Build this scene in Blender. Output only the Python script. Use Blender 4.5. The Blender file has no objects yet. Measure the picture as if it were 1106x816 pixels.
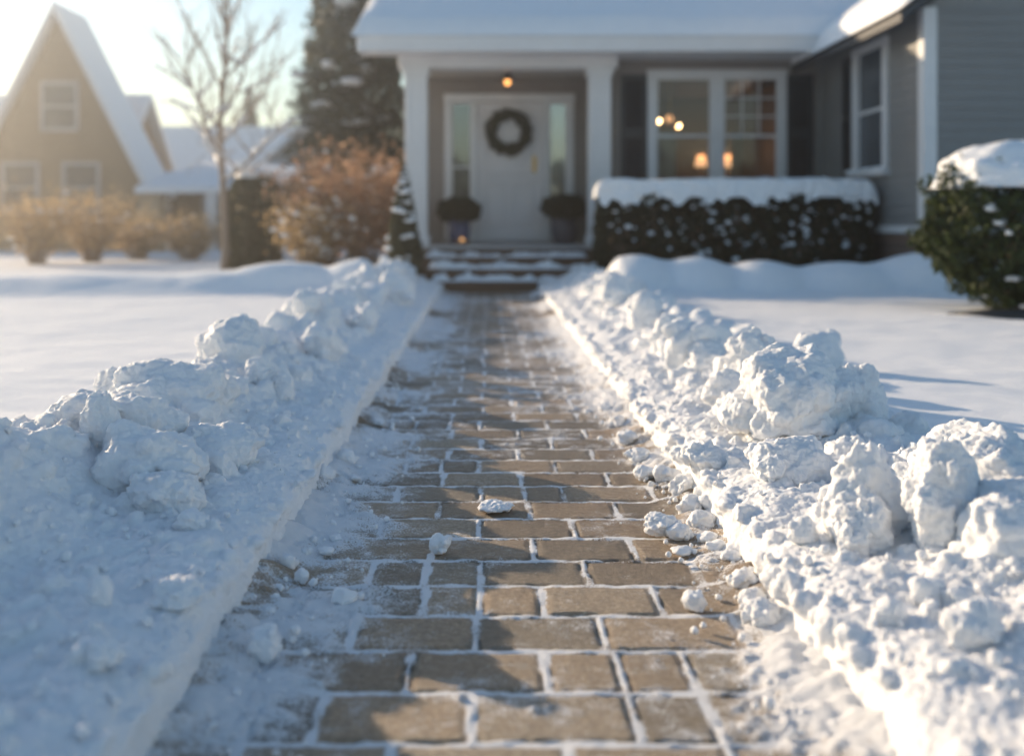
import bpy, bmesh, math, random
import numpy as np
from mathutils import Vector, Matrix

S = bpy.context.scene
COL = S.collection
R = math.radians
random.seed(7)
rng = np.random.default_rng(7)

# ------------------------------------------------------------------ camera
F = 1100.0            # focal length in photograph pixels (1106 wide)
H = 0.90              # eye height above the paving
cam_d = bpy.data.cameras.new('camera')
cam = bpy.data.objects.new('camera', cam_d)
COL.objects.link(cam)
cam.location = (0, 0, H)
cam.rotation_euler = (R(90), 0, 0)
cam_d.sensor_width = 36
cam_d.lens = 36 * F / 1106
cam_d.shift_x = (553 - 526) / 1106
cam_d.shift_y = -(408 - 240) / 1106
cam_d.clip_start = 0.05
cam_d.clip_end = 1000
cam_d.dof.use_dof = True
cam_d.dof.focus_distance = 3.0
cam_d.dof.aperture_fstop = 1.3
S.camera = cam

# ------------------------------------------------------------------ light
SUN_AZ, SUN_EL = 50.0, 14.5          # degrees left of the view axis, above the horizon
w = bpy.data.worlds.new('World')
S.world = w
w.use_nodes = True
nt = w.node_tree
sky = nt.nodes.new('ShaderNodeTexSky')
sky.sky_type = 'NISHITA'
sky.sun_disc = False
sky.sun_elevation = R(SUN_EL)
sky.sun_rotation = R(-SUN_AZ)
sky.air_density = 1.3
sky.dust_density = 0.6
sky.ozone_density = 2.6
nt.links.new(sky.outputs[0], nt.nodes['Background'].inputs[0])
nt.nodes['Background'].inputs[1].default_value = 0.115
sd = bpy.data.lights.new('sun', 'SUN')
sd.energy = 5.0
sd.angle = R(0.5)
sd.color = (1.0, 0.77, 0.52)
sun = bpy.data.objects.new('sun', sd)
COL.objects.link(sun)
sun.rotation_euler = Vector((math.sin(R(SUN_AZ)) * math.cos(R(SUN_EL)),
                             -math.cos(R(SUN_AZ)) * math.cos(R(SUN_EL)),
                             -math.sin(R(SUN_EL)))).to_track_quat('-Z', 'Y').to_euler()
sun.location = (-20, 12, 12)
S.view_settings.view_transform = 'Standard'
S.view_settings.look = 'None'
S.view_settings.gamma = 1
S.view_settings.exposure = 0.71
S.cycles.max_bounces = 8
S.cycles.volume_bounces = 0
S.cycles.use_denoising = True
S.cycles.sample_clamp_indirect = 4

# ------------------------------------------------------------------ helpers
def at(px, py, d):
    return ((px - 526) * d / F, d, H - (py - 240) * d / F)

def hash3(ix, iy, iz, seed):
    h = (ix * 374761393 + iy * 668265263 + iz * 2147483647 + seed * 1274126177) & 0xffffffff
    h = ((h ^ (h >> 13)) * 1274126177) & 0xffffffff
    h = ((h ^ (h >> 15)) * 2246822519) & 0xffffffff
    return h ^ (h >> 16)

GR = np.array([[1,1,0],[-1,1,0],[1,-1,0],[-1,-1,0],[1,0,1],[-1,0,1],[1,0,-1],[-1,0,-1],
               [0,1,1],[0,-1,1],[0,1,-1],[0,-1,-1],[1,1,0],[0,-1,1],[-1,1,0],[0,-1,-1]], float)

def perlin(p, seed=0):
    p = np.asarray(p, float)
    i = np.floor(p).astype(np.int64)
    f = p - i
    u = f * f * f * (f * (f * 6 - 15) + 10)
    out = np.zeros(len(p))
    for dx in (0, 1):
        wx = u[:, 0] if dx else 1 - u[:, 0]
        for dy in (0, 1):
            wy = u[:, 1] if dy else 1 - u[:, 1]
            for dz in (0, 1):
                wz = u[:, 2] if dz else 1 - u[:, 2]
                g = GR[hash3(i[:, 0] + dx, i[:, 1] + dy, i[:, 2] + dz, seed) & 15]
                out += wx * wy * wz * (g[:, 0] * (f[:, 0] - dx) + g[:, 1] * (f[:, 1] - dy) + g[:, 2] * (f[:, 2] - dz))
    return out

def fbm(p, seed=0, octs=4, gain=0.5):
    p = np.asarray(p, float)
    a, s, o = 1.0, 1.0, np.zeros(len(p))
    for k in range(octs):
        o += a * perlin(p * s + k * 17.3, seed + k)
        a *= gain
        s *= 2.03
    return o

def n2(x, y, fx, fy, seed=0, octs=3):
    x, y = np.broadcast_arrays(np.asarray(x, float), np.asarray(y, float))
    p = np.stack([x.ravel() * fx, y.ravel() * fy, np.full(x.size, 0.37)], 1)
    return fbm(p, seed, octs).reshape(x.shape)

def sm(a, b, x):
    t = np.clip((x - a) / (b - a), 0, 1)
    return t * t * (3 - 2 * t)

def origin(o):
    v = Vector((0, 0, 0))
    while o is not None:
        v = v + o.location
        o = o.parent
    return v

def link(name, me, mat, parent=None, loc=None, smooth=False):
    o = bpy.data.objects.new(name, me)
    COL.objects.link(o)
    if mat is not None:
        me.materials.append(mat)
    if parent is not None:
        o.parent = parent
    if loc is not None:
        o.location = loc
    if smooth:
        me.polygons.foreach_set('use_smooth', np.ones(len(me.polygons), bool))
    return o

def np_mesh(name, V, Q, k=4):
    """mesh from numpy verts and k-gons"""
    V = np.asarray(V, np.float32)
    Q = np.asarray(Q, np.int32)
    me = bpy.data.meshes.new(name)
    me.vertices.add(len(V))
    me.vertices.foreach_set('co', V.ravel())
    me.loops.add(Q.size)
    me.loops.foreach_set('vertex_index', Q.ravel())
    me.polygons.add(len(Q))
    me.polygons.foreach_set('loop_start', np.arange(len(Q), dtype=np.int32) * k)
    me.update(calc_edges=True)
    return me

def tag(o, label=None, cat=None, group=None, kind=None):
    if label: o['label'] = label
    if cat: o['category'] = cat
    if group: o['group'] = group
    if kind: o['kind'] = kind
    return o

def empty(name, loc, label=None, cat=None, group=None):
    o = bpy.data.objects.new(name, None)
    COL.objects.link(o)
    o.location = loc
    o.empty_display_size = 0.1
    return tag(o, label, cat, group)

class MB:
    def __init__(self):
        self.v, self.f = [], []
    def add(self, vs, fs):
        n = len(self.v)
        self.v += [tuple(a) for a in vs]
        self.f += [tuple(i + n for i in f) for f in fs]
        return self
    def box(self, x0, x1, y0, y1, z0, z1):
        return self.add([(x0,y0,z0),(x1,y0,z0),(x1,y1,z0),(x0,y1,z0),(x0,y0,z1),(x1,y0,z1),(x1,y1,z1),(x0,y1,z1)],
                        [(0,3,2,1),(4,5,6,7),(0,1,5,4),(1,2,6,5),(2,3,7,6),(3,0,4,7)])
    def prism(self, poly, axis, a0, a1):
        """poly: 2D outline; axis 'x','y','z' is the extrusion axis"""
        n = len(poly)
        def p(u, v, a):
            return {'x': (a, u, v), 'y': (u, a, v), 'z': (u, v, a)}[axis]
        vs = [p(u, v, a0) for u, v in poly] + [p(u, v, a1) for u, v in poly]
        fs = [tuple(range(n))[::-1], tuple(range(n, 2 * n))]
        fs += [(i, (i + 1) % n, n + (i + 1) % n, n + i) for i in range(n)]
        return self.add(vs, fs)
    def tube(self, pts, rad, n=6, cap=True):
        pts = [Vector(p) for p in pts]
        if not hasattr(rad, '__len__'):
            rad = [rad] * len(pts)
        base = len(self.v)
        u = None
        for i, p in enumerate(pts):
            t = (pts[min(i + 1, len(pts) - 1)] - pts[max(i - 1, 0)])
            t = t.normalized() if t.length > 1e-9 else Vector((0, 0, 1))
            if u is None:
                u = t.orthogonal().normalized()
            else:
                u = (u - t * u.dot(t))
                u = u.normalized() if u.length > 1e-6 else t.orthogonal().normalized()
            v = t.cross(u)
            for k in range(n):
                a = 2 * math.pi * k / n
                self.v.append(tuple(p + (u * math.cos(a) + v * math.sin(a)) * rad[i]))
        for i in range(len(pts) - 1):
            for k in range(n):
                a, b = base + i * n + k, base + i * n + (k + 1) % n
                self.f.append((a, b, b + n, a + n))
        if cap:
            self.f.append(tuple(base + k for k in range(n))[::-1])
            e = base + (len(pts) - 1) * n
            self.f.append(tuple(e + k for k in range(n)))
        return self
    def lathe(self, c, prof, n=24):
        base = len(self.v)
        for r, z in prof:
            for k in range(n):
                a = 2 * math.pi * k / n
                self.v.append((c[0] + r * math.cos(a), c[1] + r * math.sin(a), c[2] + z))
        m = len(prof)
        for i in range(m - 1):
            for k in range(n):
                a, b = base + i * n + k, base + i * n + (k + 1) % n
                self.f.append((a, b, b + n, a + n))
        self.f.append(tuple(base + k for k in range(n))[::-1])
        self.f.append(tuple(base + (m - 1) * n + k for k in range(n)))
        return self
    def build(self, name, mat, parent=None, bevel=0.0, smooth=False, loc=None):
        o0 = origin(parent) if parent is not None else Vector(loc or (0, 0, 0))
        me = bpy.data.meshes.new(name)
        me.from_pydata([(a - o0.x, b - o0.y, c - o0.z) for a, b, c in self.v], [], self.f)
        bm = bmesh.new()
        bm.from_mesh(me)
        bmesh.ops.recalc_face_normals(bm, faces=bm.faces)
        bm.to_mesh(me)
        bm.free()
        o = link(name, me, mat, parent, None if parent is not None else (loc or (0, 0, 0)), smooth)
        if bevel:
            b = o.modifiers.new('bevel', 'BEVEL')
            b.width = bevel
            b.segments = 2
            b.limit_method = 'ANGLE'
            b.angle_limit = R(50)
        return o

# ------------------------------------------------------------------ materials
def mat_new(name):
    m = bpy.data.materials.new(name)
    m.use_nodes = True
    t = m.node_tree
    return m, t, t.nodes['Principled BSDF'], t.nodes, t.links

def noise_node(t, scale, detail=4, rough=0.55, coord='Object', vec=None, mapscale=None):
    tc = t.nodes.new('ShaderNodeTexCoord')
    n = t.nodes.new('ShaderNodeTexNoise')
    n.inputs['Scale'].default_value = scale
    n.inputs['Detail'].default_value = detail
    n.inputs['Roughness'].default_value = rough
    if mapscale:
        mp = t.nodes.new('ShaderNodeMapping')
        mp.inputs['Scale'].default_value = mapscale
        t.links.new(tc.outputs[coord], mp.inputs[0])
        t.links.new(mp.outputs[0], n.inputs['Vector'])
    else:
        t.links.new(tc.outputs[coord], n.inputs['Vector'])
    return n

def ramp(t, fac, stops):
    r = t.nodes.new('ShaderNodeValToRGB')
    els = r.color_ramp.elements
    while len(els) < len(stops):
        els.new(0.5)
    for e, (p, c) in zip(els, stops):
        e.position = p
        e.color = (*c, 1)
    t.links.new(fac, r.inputs[0])
    return r

def bump(t, b, h, strength=0.3, dist=0.01):
    n = t.nodes.new('ShaderNodeBump')
    n.inputs['Strength'].default_value = strength
    n.inputs['Distance'].default_value = dist
    t.links.new(h, n.inputs['Height'])
    t.links.new(n.outputs[0], b.inputs['Normal'])

def plain(name, col, rough=0.6, var=0.12, scale=6, metal=0.0, bmp=0.15, bscale=60, bdist=0.004, mapscale=None):
    m, t, b, N, L = mat_new(name)
    n = noise_node(t, scale, 5, 0.6, mapscale=mapscale)
    r = ramp(t, n.outputs['Fac'], [(0.3, tuple(c * (1 - var) for c in col)), (0.7, tuple(min(1, c * (1 + var)) for c in col))])
    L.new(r.outputs[0], b.inputs['Base Color'])
    b.inputs['Roughness'].default_value = rough
    b.inputs['Metallic'].default_value = metal
    if bmp:
        n2_ = noise_node(t, bscale, 4, 0.6)
        bump(t, b, n2_.outputs['Fac'], bmp, bdist)
    return m

def snow_mat(name, sss=True, bdist=0.007, scale=95):
    m, t, b, N, L = mat_new(name)
    n = noise_node(t, 9, 4)
    r = ramp(t, n.outputs['Fac'], [(0.3, (0.84, 0.86, 0.89)), (0.7, (0.90, 0.91, 0.92))])
    L.new(r.outputs[0], b.inputs['Base Color'])
    b.inputs['Roughness'].default_value = 0.62
    b.inputs['Specular IOR Level'].default_value = 0.25
    if sss:
        b.inputs['Subsurface Weight'].default_value = 0.35
        b.inputs['Subsurface Radius'].default_value = (0.02, 0.019, 0.018)
        b.inputs['Subsurface Scale'].default_value = 0.5
    g = noise_node(t, scale, 6, 0.7)
    bump(t, b, g.outputs['Fac'], 0.8, bdist)
    return m

def leaf_mat(name, c0, c1, rough=0.6, trans=0.25):
    m, t, b, N, L = mat_new(name)
    g = N.new('ShaderNodeNewGeometry')
    r = ramp(t, g.outputs['Random Per Island'], [(0.0, c0), (1.0, c1)])
    L.new(r.outputs[0], b.inputs['Base Color'])
    b.inputs['Roughness'].default_value = rough
    b.inputs['Specular IOR Level'].default_value = 0.3
    if trans:
        tr = N.new('ShaderNodeBsdfTranslucent')
        L.new(r.outputs[0], tr.inputs[0])
        mx = N.new('ShaderNodeMixShader')
        mx.inputs[0].default_value = trans
        L.new(b.outputs[0], mx.inputs[1])
        L.new(tr.outputs[0], mx.inputs[2])
        L.new(mx.outputs[0], N['Material Output'].inputs[0])
    return m

def glow(name, col, strength):
    m, t, b, N, L = mat_new(name)
    b.inputs['Base Color'].default_value = (*col, 1)
    b.inputs['Emission Color'].default_value = (*col, 1)
    b.inputs['Emission Strength'].default_value = strength
    return m

def glass_mat(name, tint=(0.9, 0.93, 0.95), base=0.0):
    m, t, b, N, L = mat_new(name)
    N.remove(b)
    tr = N.new('ShaderNodeBsdfTransparent')
    tr.inputs[0].default_value = (*tint, 1)
    gl = N.new('ShaderNodeBsdfGlossy')
    gl.inputs['Roughness'].default_value = 0.03
    fr = N.new('ShaderNodeFresnel')
    fr.inputs[0].default_value = 1.5
    ad = N.new('ShaderNodeMath')
    ad.operation = 'ADD'
    ad.inputs[1].default_value = base
    L.new(fr.outputs[0], ad.inputs[0])
    mx = N.new('ShaderNodeMixShader')
    L.new(ad.outputs[0], mx.inputs[0])
    L.new(tr.outputs[0], mx.inputs[1])
    L.new(gl.outputs[0], mx.inputs[2])
    L.new(mx.outputs[0], N['Material Output'].inputs[0])
    return m

def brick_mat(name, c1, c2, mortar, scale=4.0, axis=None):
    m, t, b, N, L = mat_new(name)
    tc = N.new('ShaderNodeTexCoord')
    mp = N.new('ShaderNodeMapping')
    mp.inputs['Rotation'].default_value = axis or (R(90), 0, 0)
    br = N.new('ShaderNodeTexBrick')
    br.inputs['Color1'].default_value = (*c1, 1)
    br.inputs['Color2'].default_value = (*c2, 1)
    br.inputs['Mortar'].default_value = (*mortar, 1)
    br.inputs['Scale'].default_value = scale
    br.inputs['Mortar Size'].default_value = 0.02
    L.new(tc.outputs['Object'], mp.inputs[0])
    L.new(mp.outputs[0], br.inputs['Vector'])
    L.new(br.outputs['Color'], b.inputs['Base Color'])
    b.inputs['Roughness'].default_value = 0.85
    bump(t, b, br.outputs['Fac'], -0.3, 0.01)
    return m

M = {}
M['snow'] = snow_mat('snow')
M['snow_far'] = snow_mat('snow_smooth', False, 0.003, 60)
M['siding'] = plain('grey_siding', (0.27, 0.24, 0.215), 0.55, 0.06, 2, bmp=0.1)
M['siding_wing'] = plain('grey_wing_siding', (0.215, 0.215, 0.21), 0.55, 0.06, 2, bmp=0.1)
M['white'] = plain('white_paint', (0.72, 0.72, 0.72), 0.4, 0.04, 3, bmp=0.06)
M['door'] = plain('door_paint', (0.70, 0.68, 0.68), 0.4, 0.03, 3, bmp=0.05)
M['shutter'] = plain('black_shutter_paint', (0.022, 0.024, 0.028), 0.45, 0.2, 5)
M['wood'] = plain('stained_step_wood', (0.14, 0.075, 0.042), 0.6, 0.3, 4, mapscale=(1, 8, 8))
M['deck'] = plain('painted_deck', (0.42, 0.40, 0.39), 0.6, 0.1, 5)
M['ceiling'] = plain('porch_ceiling', (0.5, 0.47, 0.42), 0.6, 0.05, 3)
M['glass'] = glass_mat('window_glass')
M['side_glass'] = glass_mat('sidelight_glass', base=0.16)
M['frost'] = glass_mat('etched_glass', (0.75, 0.8, 0.85), 0.34)
M['room'] = plain('room_wall', (0.16, 0.12, 0.09), 0.8, 0.1, 2)
M['curtain'] = plain('cream_curtain', (0.5, 0.42, 0.32), 0.85, 0.1, 6)
M['brass'] = plain('brass', (0.55, 0.36, 0.14), 0.3, 0.1, 6, metal=1.0)
M['black'] = plain('black_metal', (0.02, 0.02, 0.02), 0.45, 0.2, 6)
M['brick'] = brick_mat('foundation_brick', (0.12, 0.075, 0.055), (0.17, 0.10, 0.07), (0.22, 0.19, 0.17), 3.0)
M['bluepot'] = plain('blue_glaze', (0.06, 0.085, 0.19), 0.25, 0.25, 5)
M['greypot'] = plain('dark_glaze', (0.075, 0.075, 0.10), 0.35, 0.25, 5)
M['terracotta'] = plain('terracotta', (0.45, 0.24, 0.12), 0.7, 0.15, 6)
M['bulb'] = glow('lamp_bulb', (1.0, 0.42, 0.12), 2.2)
M['bulb2'] = glow('chandelier_bulb', (1.0, 0.62, 0.27), 11.0)
M['shade'] = glow('lit_lamp_shade', (1.0, 0.5, 0.22), 0.9)
M['patch_glow'] = glow('lit_patch_glow', (1.0, 0.5, 0.18), 0.8)  # added glow for the lit patch at the left pot
M['hedge'] = leaf_mat('hedge_leaf', (0.018, 0.022, 0.010), (0.055, 0.058, 0.026))
M['conifer'] = leaf_mat('conifer_needles', (0.040, 0.046, 0.024), (0.105, 0.105, 0.060))
M['yew'] = leaf_mat('yew_leaf', (0.020, 0.035, 0.010), (0.065, 0.085, 0.022))
M['wreath'] = leaf_mat('wreath_needles', (0.020, 0.030, 0.015), (0.075, 0.080, 0.045), trans=0.1)
M['russet'] = leaf_mat('dry_russet_leaf', (0.38, 0.20, 0.115), (0.60, 0.42, 0.30), trans=0.5)
M['straw'] = leaf_mat('dry_straw', (0.48, 0.33, 0.16), (0.66, 0.49, 0.28), trans=0.5)
M['twig'] = plain('bare_twig', (0.22, 0.145, 0.10), 0.8, 0.3, 12)
M['bark'] = plain('bark', (0.15, 0.105, 0.08), 0.85, 0.3, 14, bmp=0.5, bscale=30, bdist=0.01)
M['pale_bark'] = plain('pale_bark', (0.27, 0.205, 0.16), 0.85, 0.25, 14)
M['tan'] = plain('tan_siding', (0.23, 0.155, 0.09), 0.7, 0.08, 3)
M['stone'] = plain('tan_stone', (0.42, 0.31, 0.20), 0.8, 0.2, 8)
M['greyhouse'] = plain('pale_grey_siding', (0.34, 0.33, 0.33), 0.7, 0.06, 3)
M['darkglass'] = plain('dark_window', (0.06, 0.075, 0.09), 0.12, 0.2, 2, bmp=0)

# ------------------------------------------------------------------ snow profile functions
LIP = {-1: 0.565, 1: 0.668}        # where the cut wall of each bank stands

def lip_x(s, y):
    return LIP[s] + 0.018 * n2(y, 0.0 * y + s * 3.1, 1.6, 1, 11 + s, 3) + (0.02 * n2(y, 0 * y + 9.0, 6.0, 1, 15, 2) if s > 0 else 0)

def bank_h(s, ax, y):
    """height of the bank's own body; ax = |x|"""
    ax, y = np.broadcast_arrays(np.asarray(ax, float), np.asarray(y, float))
    t = ax - LIP[s]
    h = 0.118 + 0.03 * sm(0.0, 0.12, t)
    if s < 0:
        ridge = np.interp(y, [1.2, 2.6, 3.0, 3.4, 4.2, 6, 8, 12], [.26, .24, .15, .12, .17, .18, .19, .25]) + 0.03 * n2(y, 0 * y + s, 0.9, 1, 21 + s, 2)
        tc = np.interp(y, [1.2, 2.6, 3.5], [.80, .74, .56])
    else:
        ridge = (0.08 + 0.04 * n2(y, 0 * y + s, 0.9, 1, 21 + s, 2) + 0.07 * sm(4.0, 10.0, y)) * (0.6 + 0.4 * sm(1.6, 2.4, y))
        tc = 0.55
    h = h + ridge * np.exp(-((t - tc) / 0.22) ** 2)
    lump = 0.03 * n2(ax, y, 5, 5, 31 + s, 3) * sm(0.05, 0.2, t)
    h = h + lump
    b = sm(0.90, 1.13, t)
    h = h * (1 - b) + 0.135 * b
    return h

# ------------------------------------------------------------------ ground
LAWN = 0.165
HUMPS = []      # x, y, sx, sy, height
def hump(px, py, d, sx, sy, base):
    x, y, z = at(px, py, d)
    HUMPS.append((x, y, sx, sy * .55, z - base))
for px, py, w_ in ((646, 279, .30), (688, 276, .46), (752, 277, .46), (821, 281, .50), (905, 283, .68), (1010, 272, .82), (1100, 276, .7)):
    hump(px, py, 10.7, w_, 1.05, .285)
for px, py, w_ in ((40, 298, .9), (110, 296, .62), (185, 297, .52), (243, 293, .50), (308, 284, .62), (406, 279, .60), (446, 285, .35)):
    hump(px, py, 10.7, w_, 1.0, .335)

def ground_h(x, y):
    z = LAWN + 0.02 * n2(x, y, .35, .35, 41, 3) + 0.010 * n2(x, y, 1.6, 2.6, 42, 3) + 0.004 * n2(x, y, 5, 7, 43, 2)
    r = sm(9.8, 10.6, y) * (1 - sm(10.9, 12.4, y))
    z = z + np.where(x > 0, .12, .18) * r
    cap = np.zeros(x.shape)
    for hx, hy, sx, sy, hh in HUMPS:
        k = np.clip(1 - ((x - hx) / sx) ** 2 - ((y - hy) / sy) ** 2, 0, 1)
        cap = cap + (hh * k * (1.35 - .35 * k)) ** 3
    z = z + np.cbrt(cap)
    z = z + 0.08 * sm(30, 90, np.abs(y))
    # cutting for the path and the banks
    edge = np.where(x > 0, x - 0.66, -x - 0.56)
    k = sm(0.35, 0.75, edge)
    inside = (1 - k) * (1 - sm(13.2, 13.5, y))
    z = z * (1 - inside) + (-0.05) * inside
    return z

def axis_grid(segs):
    out = [segs[0][0]]
    for a, b, n in segs:
        out += list(np.linspace(a, b, n + 1)[1:])
    return np.array(out)

def grid_mesh(name, xs, ys, hfun):
    X, Y = np.meshgrid(xs, ys)
    Z = hfun(X, Y)
    V = np.stack([X.ravel(), Y.ravel(), Z.ravel()], 1)
    nx, ny = len(xs), len(ys)
    i = np.arange((ny - 1) * (nx - 1))
    a = (i // (nx - 1)) * nx + i % (nx - 1)
    Q = np.stack([a, a + 1, a + nx + 1, a + nx], 1)
    return np_mesh(name, V, Q), V

xs = axis_grid([(-160, -30, 14), (-30, -8, 30), (-8, -2, 100), (-2, 2.4, 150), (2.4, 7, 80), (7, 30, 24), (30, 160, 14)])
ys = axis_grid([(-160, -20, 12), (-20, 0.5, 30), (0.5, 7.5, 150), (7.5, 13.6, 130), (13.6, 30, 40), (30, 160, 18)])
me, _ = grid_mesh('snow_ground', xs, ys, ground_h)
tag(link('snow_ground', me, M['snow_far'], smooth=True), kind='structure',
    label='snow covered lawn with smooth drifts around the shovelled path')

# ------------------------------------------------------------------ paved path
def path_mat():
    m, t, b, N, L = mat_new('paver_path')
    at_s = N.new('ShaderNodeAttribute'); at_s.attribute_name = 'snow'
    at_t = N.new('ShaderNodeAttribute'); at_t.attribute_name = 'tint'
    n = noise_node(t, 70, 6, 0.8)
    n3 = noise_node(t, 6, 4, 0.6)
    c = ramp(t, n.outputs['Fac'], [(0.25, (0.085, 0.062, 0.042)), (0.5, (0.265, 0.196, 0.130)), (0.62, (0.38, 0.295, 0.205)), (0.78, (0.58, 0.50, 0.41))])
    tint = N.new('ShaderNodeMix'); tint.data_type = 'RGBA'; tint.blend_type = 'MULTIPLY'
    tint.inputs[0].default_value = 1.0
    L.new(c.outputs[0], tint.inputs[6]); L.new(at_t.outputs['Color'], tint.inputs[7])
    # thin frost and crumbs of snow
    add = N.new('ShaderNodeMath'); add.operation = 'ADD'
    nf = noise_node(t, 210, 5, 0.8)
    mul = N.new('ShaderNodeMath'); mul.operation = 'MULTIPLY_ADD'
    mul.inputs[1].default_value = 2.9; mul.inputs[2].default_value = -1.45
    L.new(nf.outputs['Fac'], mul.inputs[0])
    L.new(at_s.outputs['Fac'], add.inputs[0]); L.new(mul.outputs[0], add.inputs[1])
    ns = noise_node(t, 9, 5, 0.65, mapscale=(1.6, 2.0, 1))
    mul2 = N.new('ShaderNodeMath'); mul2.operation = 'MULTIPLY_ADD'
    mul2.inputs[1].default_value = 1.0; mul2.inputs[2].default_value = -0.5
    L.new(ns.outputs['Fac'], mul2.inputs[0])
    add2 = N.new('ShaderNodeMath'); add2.operation = 'ADD'
    L.new(add.outputs[0], add2.inputs[0]); L.new(mul2.outputs[0], add2.inputs[1])
    msk = ramp(t, add2.outputs[0], [(0.36, (0, 0, 0)), (0.62, (1, 1, 1))])
    mix = N.new('ShaderNodeMix'); mix.data_type = 'RGBA'
    L.new(msk.outputs[0], mix.inputs[0])
    L.new(tint.outputs[2], mix.inputs[6])
    mix.inputs[7].default_value = (0.84, 0.855, 0.88, 1)
    L.new(mix.outputs[2], b.inputs['Base Color'])
    rr_ = N.new('ShaderNodeMapRange')
    rr_.inputs['To Min'].default_value = 0.34; rr_.inputs['To Max'].default_value = 0.65
    L.new(msk.outputs[0], rr_.inputs['Value'])
    L.new(rr_.outputs[0], b.inputs['Roughness'])
    b.inputs['Specular IOR Level'].default_value = 0.5
    hs = N.new('ShaderNodeMath'); hs.operation = 'ADD'
    L.new(nf.outputs['Fac'], hs.inputs[0]); L.new(n.outputs['Fac'], hs.inputs[1])
    bump(t, b, hs.outputs[0], 0.8, 0.006)
    return m
M['path'] = path_mat()

ROW, Y0 = 0.191, 2.141 - 6 * 0.191
rows = int((13.0 - Y0) / ROW) + 2
joints = []
prng = random.Random(3)
for k in range(rows):
    base = -0.155 if (k % 2) else -0.022
    js = []
    for q in range(-3, 5):
        x = base + 0.283 * q + prng.uniform(-.012, .012)
        js.append(x)
        if prng.random() < 0.10:
            js.append(x + 0.14 + prng.uniform(-.01, .01))
    joints.append(np.array(sorted(js)))
rtint = np.random.default_rng(5).uniform(0.55, 1.25, (rows, 24))
rwarm = np.random.default_rng(6).uniform(-0.07, 0.07, (rows, 24))

pxs = np.linspace(-0.80, 0.90, 250)
pys = [1.15]
while pys[-1] < 13.02:
    pys.append(pys[-1] + max(0.005, 0.0023 * pys[-1]))
pys = np.array(pys)
PX, PY = np.meshgrid(pxs, pys)
wob = 0.004 * n2(PX, PY, 9, 9, 51, 2)
wob2 = 0.004 * n2(PX, PY, 9, 9, 52, 2)
rk = np.clip(((PY + wob - Y0) / ROW).astype(int), 0, rows - 1)
ry = (PY + wob - Y0) / ROW - rk
dy = np.minimum(ry, 1 - ry) * ROW
dx = np.full(PX.shape, 9.0)
tint = np.ones(PX.shape); warm = np.zeros(PX.shape)
for k in range(rows):
    mk = rk == k
    if not mk.any():
        continue
    xx = PX[mk] + wob2[mk]
    j = joints[k]
    idx = np.searchsorted(j, xx)
    lo = np.where(idx > 0, xx - j[np.clip(idx - 1, 0, len(j) - 1)], 9)
    hi = np.where(idx < len(j), j[np.clip(idx, 0, len(j) - 1)] - xx, 9)
    dx[mk] = np.minimum(lo, hi)
    tint[mk] = rtint[k, np.clip(idx, 0, 23)]
    warm[mk] = rwarm[k, np.clip(idx, 0, 23)]
de = np.minimum(dx, dy)                                   # distance to the middle of the nearest joint
jw = 0.0088 + 0.007 * n2(PX, PY, 9, 9, 53, 4)             # half width of the snow line
joint = 1 - sm(jw * 0.7, jw * 1.35, de)
streak = n2(PX, PY, 5.0, 5.5, 54, 5)
blot = n2(PX, PY, 1.7, 1.4, 55, 3)
fine = n2(PX, PY, 24, 24, 56, 3)
left = 1 - sm(-0.58, -0.14, PX)
right = sm(0.42, 0.68, PX)
cov = 0.08 + 0.50 * left + 0.50 * right + 0.10 * sm(0.0, 0.2, PX) * sm(2.8, 5.5, PY) + (0.35 + 0.2 * np.maximum(left, right)) * streak + (0.30 + 0.5 * np.maximum(left, right)) * blot + 0.25 * fine - 0.12 * np.exp(-((PX - .15) / .22) ** 2)  # snow cover; extra on the sunlit half also paints the lit band paler
cov = cov + 0.20 * sm(2.6, 6.5, PY) * (1 - 0.3 * sm(8, 11, PY))
cov = cov - 0.10 * (1 - sm(0.012, 0.05, de)) * 0
snowa = np.clip(np.maximum(cov, joint * (0.80 + 0.5 * n2(PX, PY, 11, 11, 63, 3) + 0.2 * blot)), -0.3, 1.2)
patch = sm(0.35, 0.9, cov)
PZ = -0.007 * (1 - sm(0.006, 0.02, de)) + 0.0015 * n2(PX, PY, 20, 20, 57, 2) + 0.0012 * (tint - 0.9) * 4
PZ = np.where(joint > 0, PZ * (1 - joint) + joint * (-0.001 + 0.005 * n2(PX, PY, 16, 16, 58, 3)), PZ)
PZ = PZ + patch * (0.007 + 0.010 * np.maximum(0, fine) + 0.008 * streak)
PZ = PZ + 0.05 * (sm(-0.50, -0.60, PX) if False else (1 - sm(-0.585, -0.44, PX))) * (0.5 + 0.8 * np.abs(n2(PX, PY, 6, 6, 59, 3)))
PZ = PZ + 0.05 * sm(0.50, 0.69, PX) * (0.5 + 0.9 * np.abs(n2(PX, PY, 6, 6, 60, 3)))
nx, ny = len(pxs), len(pys)
i = np.arange((ny - 1) * (nx - 1))
a = (i // (nx - 1)) * nx + i % (nx - 1)
me = np_mesh('paved_path', np.stack([PX.ravel(), PY.ravel(), PZ.ravel()], 1), np.stack([a, a + 1, a + nx + 1, a + nx], 1))
at1 = me.attributes.new('snow', 'FLOAT', 'POINT')
at1.data.foreach_set('value', snowa.ravel().astype(np.float32))
at2 = me.attributes.new('tint', 'FLOAT_COLOR', 'POINT')
tc = np.stack([tint * (1 + warm), tint, tint * (1 - warm), np.ones(tint.shape)], -1)
at2.data.foreach_set('color', tc.reshape(-1).astype(np.float32))
tag(link('paved_path', me, M['path'], smooth=True), kind='structure', label='brown paver path with snow in its joints leading to the porch')

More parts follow.
